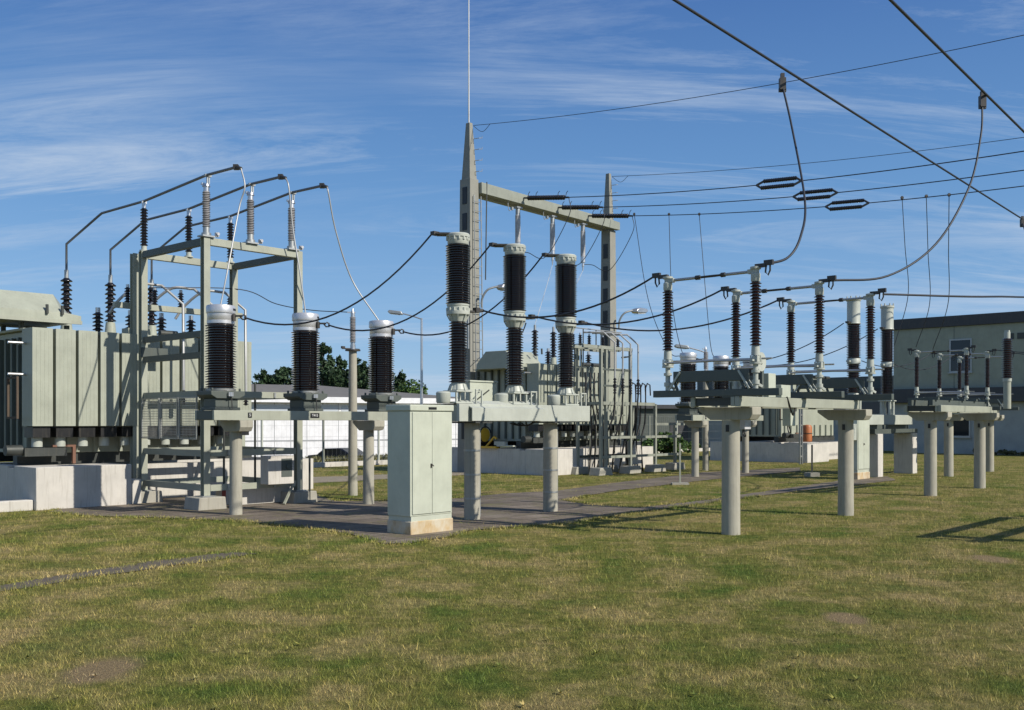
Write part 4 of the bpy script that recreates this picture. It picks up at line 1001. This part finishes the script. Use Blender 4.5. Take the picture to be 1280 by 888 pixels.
wire('slack_wire', 'thin grey wire sagging from the steel tower to the slim arrester pole', spline([off(Nn,.3,2.6,4.42), P(300,362,21.9), P(345,380,22.1), P(390,388,22.2), Vector(apl.location)+Vector((-.08,.05,4.09))],8), .010, 'wire', 'wire')
wire('slack_wire', 'thin wire from the middle breaker flange to the transformer bushing', sagline(off((-.67,16.76,1.945),1.07+.3,.0,1.45), Vector(T2)+AX*1.96+BX*3.15+Vector((0,0,5.0)), .3), .012, 'wire', 'wire')
# ================================================================== SMALL GROUND ITEMS
st = thing('marker_post', 'thin pale marker post on a small slab on the grass near the far path', 'post', G(850,606), 0)
MB().bb(-.22,.22,-.12,.12,0,.05).build('slab', 'slab', st); MB().bb(-.02,.02,-.02,.02,.05,1.08).build('rod', 'paint', st)
st2 = thing('marker_post', 'thin dark marker post beside the right foot of the steel tower', 'post', G(387,629), 0)
MB().bb(-.12,.12,-.1,.1,0.013,.07).build('slab', 'slab', st2); MB().bb(-.018,.018,-.018,.018,.07,.95).build('rod', 'darksteel', st2)
st3 = thing('marker_post', 'short dark post on a block at the far path end', 'post', G(1015,596), 0)
MB().bb(-.2,.2,-.12,.12,0,.12).build('slab', 'slab', st3); MB().bb(-.02,.02,-.02,.02,.12,.95).build('rod', 'darksteel', st3)
for k, (px, py, lab) in enumerate(((633,591,'flat concrete slab in front of the shaded bund'),(672,590.5,'small concrete block at the corner of the shaded bund'))):
    c = G(px,py); b = MB().bb(-.55+.35*k,.55-.35*k,-.2,.2,0,.07+.12*k).build('concrete_slab', 'slab', None, bevel=.012); b.location = c; b.rotation_euler = (0,0,RZ+PI/2); tag(b, lab, 'slab')
# street lamps
def make_street_lamp(label, loc, h, rz, group):
    t = thing('street_lamp', label, 'street lamp', loc, rz, group)
    MB().tube([(0,0,0),(0,0,h*.5),(0,0,h)],.075,12,.045).build('pole', 'alu', t)
    MB().tube([(0,0,h-.04),(-.35,0,h+.08),(-.8,0,h+.2)],.028,10).build('arm', 'alu', t)
    hd = MB().prism([(-.78,h+.14),(-.85,h+.28),(-1.35,h+.34),(-1.42,h+.27),(-1.35,h+.2)],'y',-.13,.13).build('lamp_head', 'galv', t, bevel=.02)
    MB().prism([(-.9,h+.15),(-1.3,h+.195),(-1.3,h+.175),(-.9,h+.13)],'y',-.09,.09).build('lens', 'lens', hd)
    return t
Ls = 42; lp = P(527,398,Ls); sl = make_street_lamp('slim street lamp standing between the cabinet and the left gantry tower', Vector((lp.x,lp.y,-.35)), lp.z+.35, 0, 'street lamps')
l2 = P(884,440,43); dup(sl, 'distant street lamp behind the white capped transformers', Vector((l2.x,l2.y,l2.z-6.35)))
# ================================================================== FENCE, HALL, CAR, TREES, BUILDINGS
fp0 = P(150,0,33.0); fp0.z = 0; fp0 = Vector((-9.5,33.2,0))
fe = thing('wire_fence', 'thin wire fence with slender posts on a low pale kerb, along the yard edge', 'fence', fp0-AX*9, RZ)
MB().bb(0,42,-.1,.1,-.3,.17).build('kerb', 'whitewall', fe)
for k in range(17):
    MB().bb(k*2.6-.03,k*2.6+.03,-.03,.03,.17,1.95).build('post', 'paint_light' if k%2 == 0 else 'frame', fe)
w = MB()
for z in (.3,.7,1.1,1.5,1.9): w.cyl((0,0,z),(42,0,z),.003,n=6)
x = 0
while x < 42: w.bar((x,0,.25),(x+.0,0,1.9),.002); x += .2
w.build('fence_wire', 'galv', fe)
hp = P(290,0,68); he = P(592,0,76.5); ha = math.atan2(he.y-hp.y, he.x-hp.x); hl = math.hypot(he.x-hp.x, he.y-hp.y)
hall = thing('white_hall', 'long low white hall with grey roof beyond the fence', 'hall', Vector((hp.x,hp.y,-1.7)), ha)
HE = 4.75
MB().bb(0,hl,0,14,0,HE).build('wall', 'hallwall', hall)
MB().bb(-.4,hl+.4,-.6,-.01,HE-.08,HE+.32).build('fascia', 'hallwall', hall)
xr = hl*.42
rf = MB(); rf.add([(-.4,-.55,HE+.3),(hl+.4,-.55,HE+.3),(hl+.4,14.5,HE+.3),(-.4,14.5,HE+.3),(-.4,4.5,HE+1.35),(xr,4.5,HE+1.3),(xr,10,HE+1.3),(-.4,10,HE+1.35)],
   [(0,1,5,4),(1,2,6,5),(2,3,7,6),(4,5,6,7),(0,4,7,3),(0,3,2,1)]); rf.build('roof', 'hallroof', hall)
j = MB()
for x in np.arange(.6,hl,1.15): j.bb(x-.018,x+.018,-.012,-.002,.1,HE-.1)
j.bb(0,hl,-.014,-.004,1.95,2.05); j.build('panel_joint', 'joint', hall)
for x0 in np.arange(.8,hl-2,3.46): MB().bb(x0,x0+3.2,-.02,-.003,HE-1.15,HE-.25).build('window', 'palglass', hall)
MB().bb(0,hl,-.03,-.015,0,.45).build('plinth', 'fascia', hall)
# car on the road in front of the hall
cp = P(425,0,66); cz = float(ground_z(cp.x,cp.y))
car = thing('parked_car', 'dark car parked in front of the white hall behind the fence', 'car', Vector((cp.x,cp.y,cz)), R(150))
side = [(-2.1,.35),(-2.15,.7),(-2.05,.95),(-1.25,1.02),(-.65,1.42),(.75,1.46),(1.5,1.08),(2.1,.98),(2.15,.55),(2.1,.33)]
side = [(-x,z) for x, z in side]
MB().prism(side,'y',-.86,.86).build('body', 'carpaint', car, bevel=.06)
for s in (-1,1):
    MB().prism([(-.7,1.03),(1.15,1.03),(.62,1.36),(-.62,1.40)],'y',s*.862,s*.872).build('side_window', 'glass', car)
    for x in (-1.35,1.35):
        wv = MB().cyl((x,s*.68,.32),(x,s*.89,.32),.32,n=24).build('wheel', 'rubber', car)
        MB().cyl((x,s*.885,.32),(x,s*.9,.32),.2,n=18).build('rim', 'alu', wv)
    MB().bb(2.08,2.16,s*.6-.18,s*.6+.18,.68,.82).build('headlight', 'lens', car)
MB().add([(1.26,-.72,1.05),(1.26,.72,1.05),(.72,.62,1.41),(.72,-.62,1.41),(1.28,-.72,1.07),(1.28,.72,1.07),(.74,.62,1.43),(.74,-.62,1.43)],[(0,1,2,3),(4,5,6,7),(0,1,5,4),(1,2,6,5),(2,3,7,6),(3,0,4,7)]).build('windscreen', 'lens', car)
road = sheet('road', densify([Vector((-60,42,0)),Vector((-60,46,0)),Vector((-8,76,0)),Vector((10,100,0)),Vector((14,98,0)),Vector((-4,70,0))],6,0), -1.53, 'strip')
# vegetation
def leaves(mb_, c, rad, n, size, cone=False, h=0, flat=.0):
    for _ in range(n):
        if cone:
            t = random.random()**.75; z = h*(1-t); layer = .62+.38*abs(math.sin(z*2.6+c.x)); rr = rad*(t*.95+.05)*layer*math.sqrt(random.uniform(.25,1)); a = random.uniform(0,2*PI)
            p = Vector((c.x+rr*math.cos(a), c.y+rr*math.sin(a), c.z+z-rr*.25))
        else:
            d = Vector((random.gauss(0,1),random.gauss(0,1),random.gauss(0,1))).normalized()
            p = c+Vector((d.x*rad,d.y*rad,d.z*rad*(h or 1)))*random.uniform(.45,1)**.6
        u = Vector((random.gauss(0,1),random.gauss(0,1),random.gauss(0,.6))).normalized(); v = u.cross(Vector((random.gauss(0,1),random.gauss(0,1),random.gauss(0,1)))).normalized()
        s = size*random.uniform(.5,1.3)
        mb_.add([p-u*s-v*s*.45, p+u*s-v*s*.45, p+u*s*.7+v*s*.5, p-u*s*.7+v*s*.5],[(0,1,2,3)])
def conifer(label, px, py, Y, rad, n=2600):
    p = P(px,py,Y); z0 = float(ground_z(p.x,p.y)); h = p.z-z0
    t = thing('conifer_tree', label, 'tree', Vector((p.x,p.y,z0)), 0, 'conifers behind the hall')
    MB().cyl((0,0,-.2),(0,0,h*.93),.22,.03,n=10).build('trunk', 'bark', t)
    m = MB(); nb = int(n/42); per = int(n*2.6/nb)
    for i in range(nb):
        z = h*(.06+.92*random.random()**1.15); L = (rad*max(.06, 1-z/h)**.8*random.uniform(.5,1.12))+.12; a = random.uniform(0,2*PI); dr = random.uniform(-.28,.12)
        for _ in range(per):
            t_ = random.random()**.7; sp_ = .10+.22*L*(1-t_*.6)
            p = Vector((math.cos(a)*L*t_+random.gauss(0,sp_*.45), math.sin(a)*L*t_+random.gauss(0,sp_*.45), z+dr*L*t_+random.gauss(0,.13)))
            leaves(m, p, .02, 1, .13)
    m.build('crown', 'conifer', t, smooth=0)
def broad(label, px, py, Y, w, mat='leafy', n=2200, group=None, name='leafy_tree', cat='tree', zb=.3):
    p = P(px,py,Y); z0 = float(ground_z(p.x,p.y)); h = p.z-z0
    t = thing(name, label, cat, Vector((p.x,p.y,z0)), 0, group)
    m = MB(); tr_ = MB().cyl((0,0,-.2),(0,0,h*.6),.05*h**.7,.03*h**.5,n=10)
    cz0 = h*zb
    for k in range(11):
        a = random.uniform(0,2*PI); rr = w*.6*math.sqrt(random.random()); zc_ = cz0+(h-cz0)*random.uniform(.15,.85); cr = min(w,h)*random.uniform(.22,.4)
        zc_ = min(zc_, h-cr*.8); c = Vector((rr*math.cos(a), rr*math.sin(a)*.8, zc_)); leaves(m, c, cr, int(n/11*(2.2 if h > 3 else 1)), (.028 if h > 3 else .05)*h**.75+.03, h=.8)
        tr_.cyl((0,0,h*.3),c,.02*h**.6,.012,n=6)
    tr_.build('trunk', 'bark', t); m.build('crown', mat, t, smooth=0)
conifer('small dark conifer above the hall roof at far left of the row', 327,463,92,3.6)
conifer('pointed conifer above the hall roof, just right of the tower post', 351,457,92,3.6)
conifer('tallest dark conifer behind the middle current transformer', 403,427,90,5.0,4200)
conifer('dark conifer with slim tip left of the slim arrester pole', 424,445,94,4.4,3600)
conifer('dark conifer directly behind the slim arrester pole', 441,449,92,4.4,3600)
conifer('dark conifer just right of the slim arrester pole', 457,452,95,4.4,3600)
conifer('dark conifer behind the right current transformer of the left row', 472,452,92,4.4,3600)
conifer('dark thin conifer at the right end of the conifer row', 501,466,95,2.6)
broad('dense dark bush filling between conifers above the hall roof', 386,460,98,4.6,'conifer',3200,None)
broad('broad dark bush low behind the slim arrester pole', 446,464,99,6.5,'conifer',4200,None)
conifer('broad dark conifer filling the row between tower post and tallest conifer', 378,463,93,4.4,3000)
conifer('dark conifer at the back of the row, left of the slim pole', 414,446,97,4.6,3600)
conifer('dark conifer at the back of the row, right of the slim pole', 449,455,98,4.6,3400)
conifer('low dark conifer beside the right current transformer of the left row', 486,464,96,4.4,3200)
conifer('low dark conifer just right of the steel tower, above the hall', 338,468,97,3.8,2600)
broad('bright green round tree above the right end of the hall roof', 508,474,86,3.2,'leafy',2600,None)
def treeline():
    m = MB()
    for i in range(420):
        x = -70+i*.62+random.uniform(-1,1); y = 150+random.uniform(-6,6); h = 3.2+1.6*math.sin(x*.21)+1.3*math.sin(x*.53+1)+random.uniform(-.5,.8)
        leaves(m, Vector((x,y,h*.45-1.2)), max(1.2,h*.62), 26, .55)
    tag(m.build('treeline', 'conifer', smooth=0), kind='stuff')
treeline()
for k, (px, py, Y, w_) in enumerate(((806,548,47,1.4),(826,540,49,1.8),(848,545,50,1.6))):
    broad(['low green bush beyond the cable frame, left one','taller green bush beyond the cable frame, middle one','green bush beyond the cable frame, beside the platform column'][k], px, py, Y, w_, 'leafy', 1400, 'bushes beyond the right fence', 'bush', 'bush', .05)
# rough scrub beyond the fence
def scrub():
    m = MB()
    for i in range(5200):
        s = random.uniform(-16,26); b = random.uniform(1.0,8)
        p = fp0+AX*s+BX*b
        z = float(ground_z(p.x,p.y)); hh = random.uniform(.12,.36)
        for _ in range(3):
            a = random.uniform(0,PI); d = Vector((math.cos(a),math.sin(a),0))*.07; l = Vector((random.uniform(-.15,.15),random.uniform(-.15,.15),hh*random.uniform(.6,1)))
            q = p+Vector((random.uniform(-.2,.2),random.uniform(-.2,.2),z-p.z)); m.add([q-d,q+d,q+l],[(0,1,2)])
    tag(m.build('scrub', 'dry', smooth=0), kind='stuff')
scrub()
# grey control building at right
bc = Vector((20.3,53.2,0))
bd = thing('control_building', 'large grey two storey control building with dark flat roof edge at right', 'building', bc, RZ-PI/2)   # local x = -B (to the right), y = A (depth)
BH = 7.05; BL = 30
MB().bb(0,BL,0,12,3.35,BH-.55).build('upper_wall', 'facade', bd)
MB().bb(0,BL,.04,12,0,2.62).build('lower_wall', 'facade_low', bd)
MB().bb(-.08,BL,-.35,12.1,2.622,3.348).build('canopy', 'fascia', bd, bevel=.02)
MB().bb(-.12,BL,-.12,12.1,BH-.548,BH).build('roof_edge', 'fascia', bd, bevel=.02)
def window(x, z, w, h, parent, y=0):
    f = MB().bb(x,x+w,y-.05,y-.003,z,z+.07).bb(x,x+w,y-.05,y-.003,z+h-.07,z+h).bb(x,x+.07,y-.05,y-.003,z+.071,z+h-.071).bb(x+w-.07,x+w,y-.05,y-.003,z+.071,z+h-.071)
    f = f.build('window', 'galv', parent); MB().bb(x+.07,x+w-.07,y-.02,y-.0035,z+.07,z+h-.07).build('pane', 'glass', f)
    MB().bb(x-.05,x+w+.05,y-.12,y-.051,z-.05,z-.003).build('sill', 'galv', f)
def locx(px): # distance along facade for an image column
    k = (px-640)/F; return (k*bc.y-bc.x)/(-BX.x+k*BX.y) if False else (bc.x-k*bc.y)/(BX.x*-1*-1 - k*BX.y) if False else (k*bc.y-bc.x)/((-BX.x)-k*(-BX.y))
x0 = locx(1187); x1 = locx(1215); window(x0, 4.15, x1-x0, 1.7, bd)
x0 = locx(1190); x1 = locx(1213); window(x0, .85, x1-x0, 1.05, bd, .04)
xv = locx(1258); MB().bb(xv,xv+.35,-.03,-.003,5.7,6.0).bb(xv+.5,xv+.85,-.03,-.003,5.7,6.0).build('vent', 'darksteel', bd)
jn = MB()
for x in np.arange(3.1,BL,3.4): jn.bb(x-.012,x+.012,-.006,-.002,3.36,BH-.56)
jn.build('wall_joint', 'darkgreen', bd)
dp = P(1268,0,49.5)
for k in range(8):
    x = locx(1225+k*8); p = bc-BX*x-AX*.4; broad('ragged dry weeds along the foot of the grey building', 640+p.x/p.y*F, 567-7*random.random(), p.y, .35, 'dry', 220, 'weeds at the building foot', 'weed_clump', 'plant', .02)
an0 = Vector((13.5,60.5,0))
an = thing('annex_building', 'long low annex with dark flat roof left of the grey building', 'building', off(bc,2.5,14), RZ-PI/2)
MB().bb(0,13.9,0,8,0,3.0).build('wall', 'facade_low', an); MB().bb(0,13.9,-.04,-.002,2.1,2.75).build('window_band', 'glass', an)
MB().bb(-.3,13.95,-.4,8.3,3.003,3.5).build('roof_edge', 'fascia', an); MB().bb(-.2,13.9,1,7,3.503,4.25).build('roof_top', 'darkgreen', an)
# ================================================================== CAMERA, LIGHT, SKY
cam = bpy.data.cameras.new('camera'); co = bpy.data.objects.new('camera', cam); col.objects.link(co); sc.camera = co
co.location = (0,0,EYE); co.rotation_euler = (R(90),0,0)
cam.sensor_width = 36; cam.lens = 36*F/1280; cam.shift_y = (HOR-444)/1280; cam.clip_end = 4000; cam.clip_start = .05
EL = R(35); saz = Vector((-math.cos(R(150)),-math.sin(R(150)),0))
sd = Vector((saz.x*math.cos(EL), saz.y*math.cos(EL), math.sin(EL)))
sun = bpy.data.lights.new('sun', 'SUN'); so = bpy.data.objects.new('sun', sun); col.objects.link(so)
sun.energy = 4.9; sun.angle = R(.5); sun.color = (1,.94,.84)
so.rotation_euler = (-sd).to_track_quat('-Z','Y').to_euler(); so.location = (20,-20,30)
w = bpy.data.worlds.new('World'); sc.world = w; w.use_nodes = True; nt = w.node_tree
bg = nt.nodes['Background']; sky = N(nt, 'ShaderNodeTexSky', sky_type='NISHITA'); sky.sun_disc = False
sky.sun_elevation = EL; sky.sun_rotation = math.atan2(saz.x, saz.y); sky.air_density = 1.0; sky.dust_density = .3; sky.ozone_density = 3.5
tc = N(nt, 'ShaderNodeTexCoord'); sp = N(nt, 'ShaderNodeSeparateXYZ'); nt.links.new(tc.outputs['Generated'], sp.inputs[0])
def math_(op, a, b):
    n = N(nt, 'ShaderNodeMath', operation=op)
    for s, v in zip(n.inputs, (a, b)):
        if isinstance(v, bpy.types.NodeSocket): nt.links.new(v, s)
        else: s.default_value = v
    return n.outputs[0]
zz_ = math_('ADD', math_('MAXIMUM', sp.outputs['Z'], 0.), .22)
cx_ = math_('DIVIDE', sp.outputs['X'], zz_); cy_ = math_('DIVIDE', sp.outputs['Y'], zz_)
cb = N(nt, 'ShaderNodeCombineXYZ'); nt.links.new(cx_, cb.inputs[0]); nt.links.new(cy_, cb.inputs[1])
def cnoise(scale, loc, rot, st, det=7, r=.6):
    mp = N(nt, 'ShaderNodeMapping'); mp.inputs['Location'].default_value = loc; mp.inputs['Rotation'].default_value = (0,0,R(rot)); mp.inputs['Scale'].default_value = st
    nt.links.new(cb.outputs[0], mp.inputs['Vector']); n = N(nt, 'ShaderNodeTexNoise'); n.inputs['Scale'].default_value = scale; n.inputs['Detail'].default_value = det; n.inputs['Roughness'].default_value = r
    n.inputs['Distortion'].default_value = .6; nt.links.new(mp.outputs[0], n.inputs['Vector']); return n.outputs['Fac']
n1 = cnoise(1.5, (3.4,1.2,0), 12, (.40,2.2,1), 12, .72); n2 = cnoise(.9, (1.7,5,0), -8, (.7,1.3,1), 4)
m1 = ramp(nt, n1, [(.47,(0,0,0)),(.68,(1,1,1))]); m2 = ramp(nt, n2, [(.30,(.12,.12,.12)),(.58,(1,1,1))])
mm = mix(nt, 1., m1, m2, 'MULTIPLY')
fac = N(nt, 'ShaderNodeMath', operation='MULTIPLY'); nt.links.new(mm, fac.inputs[0]); fac.inputs[1].default_value = .8
zr = math_('MAXIMUM', sp.outputs['Z'], 0.)
blue = ramp(nt, zr, [(0, (.36,.56,.82)), (.09, (.235,.45,.76)), (.22, (.135,.325,.65)), (.38, (.068,.19,.50)), (1, (.022,.075,.26))])
bs = N(nt, 'ShaderNodeMix', data_type='RGBA', blend_type='MULTIPLY'); bs.inputs['Factor'].default_value = 1; nt.links.new(blue, bs.inputs['A']); bs.inputs['B'].default_value = (10,10,10,1)
deep = mix(nt, .75, sky.outputs['Color'], bs.outputs['Result'])
res = mix(nt, fac.outputs[0], deep, (5.4,6.4,7.8))
nt.links.new(res, bg.inputs['Color']); bg.inputs['Strength'].default_value = .1
vs = sc.view_settings; vs.view_transform = 'Standard'; vs.look = 'None'; vs.exposure = 0; vs.gamma = 1; vs.use_curve_mapping = False
sc.cycles.max_bounces = 6; sc.cycles.use_denoising = True
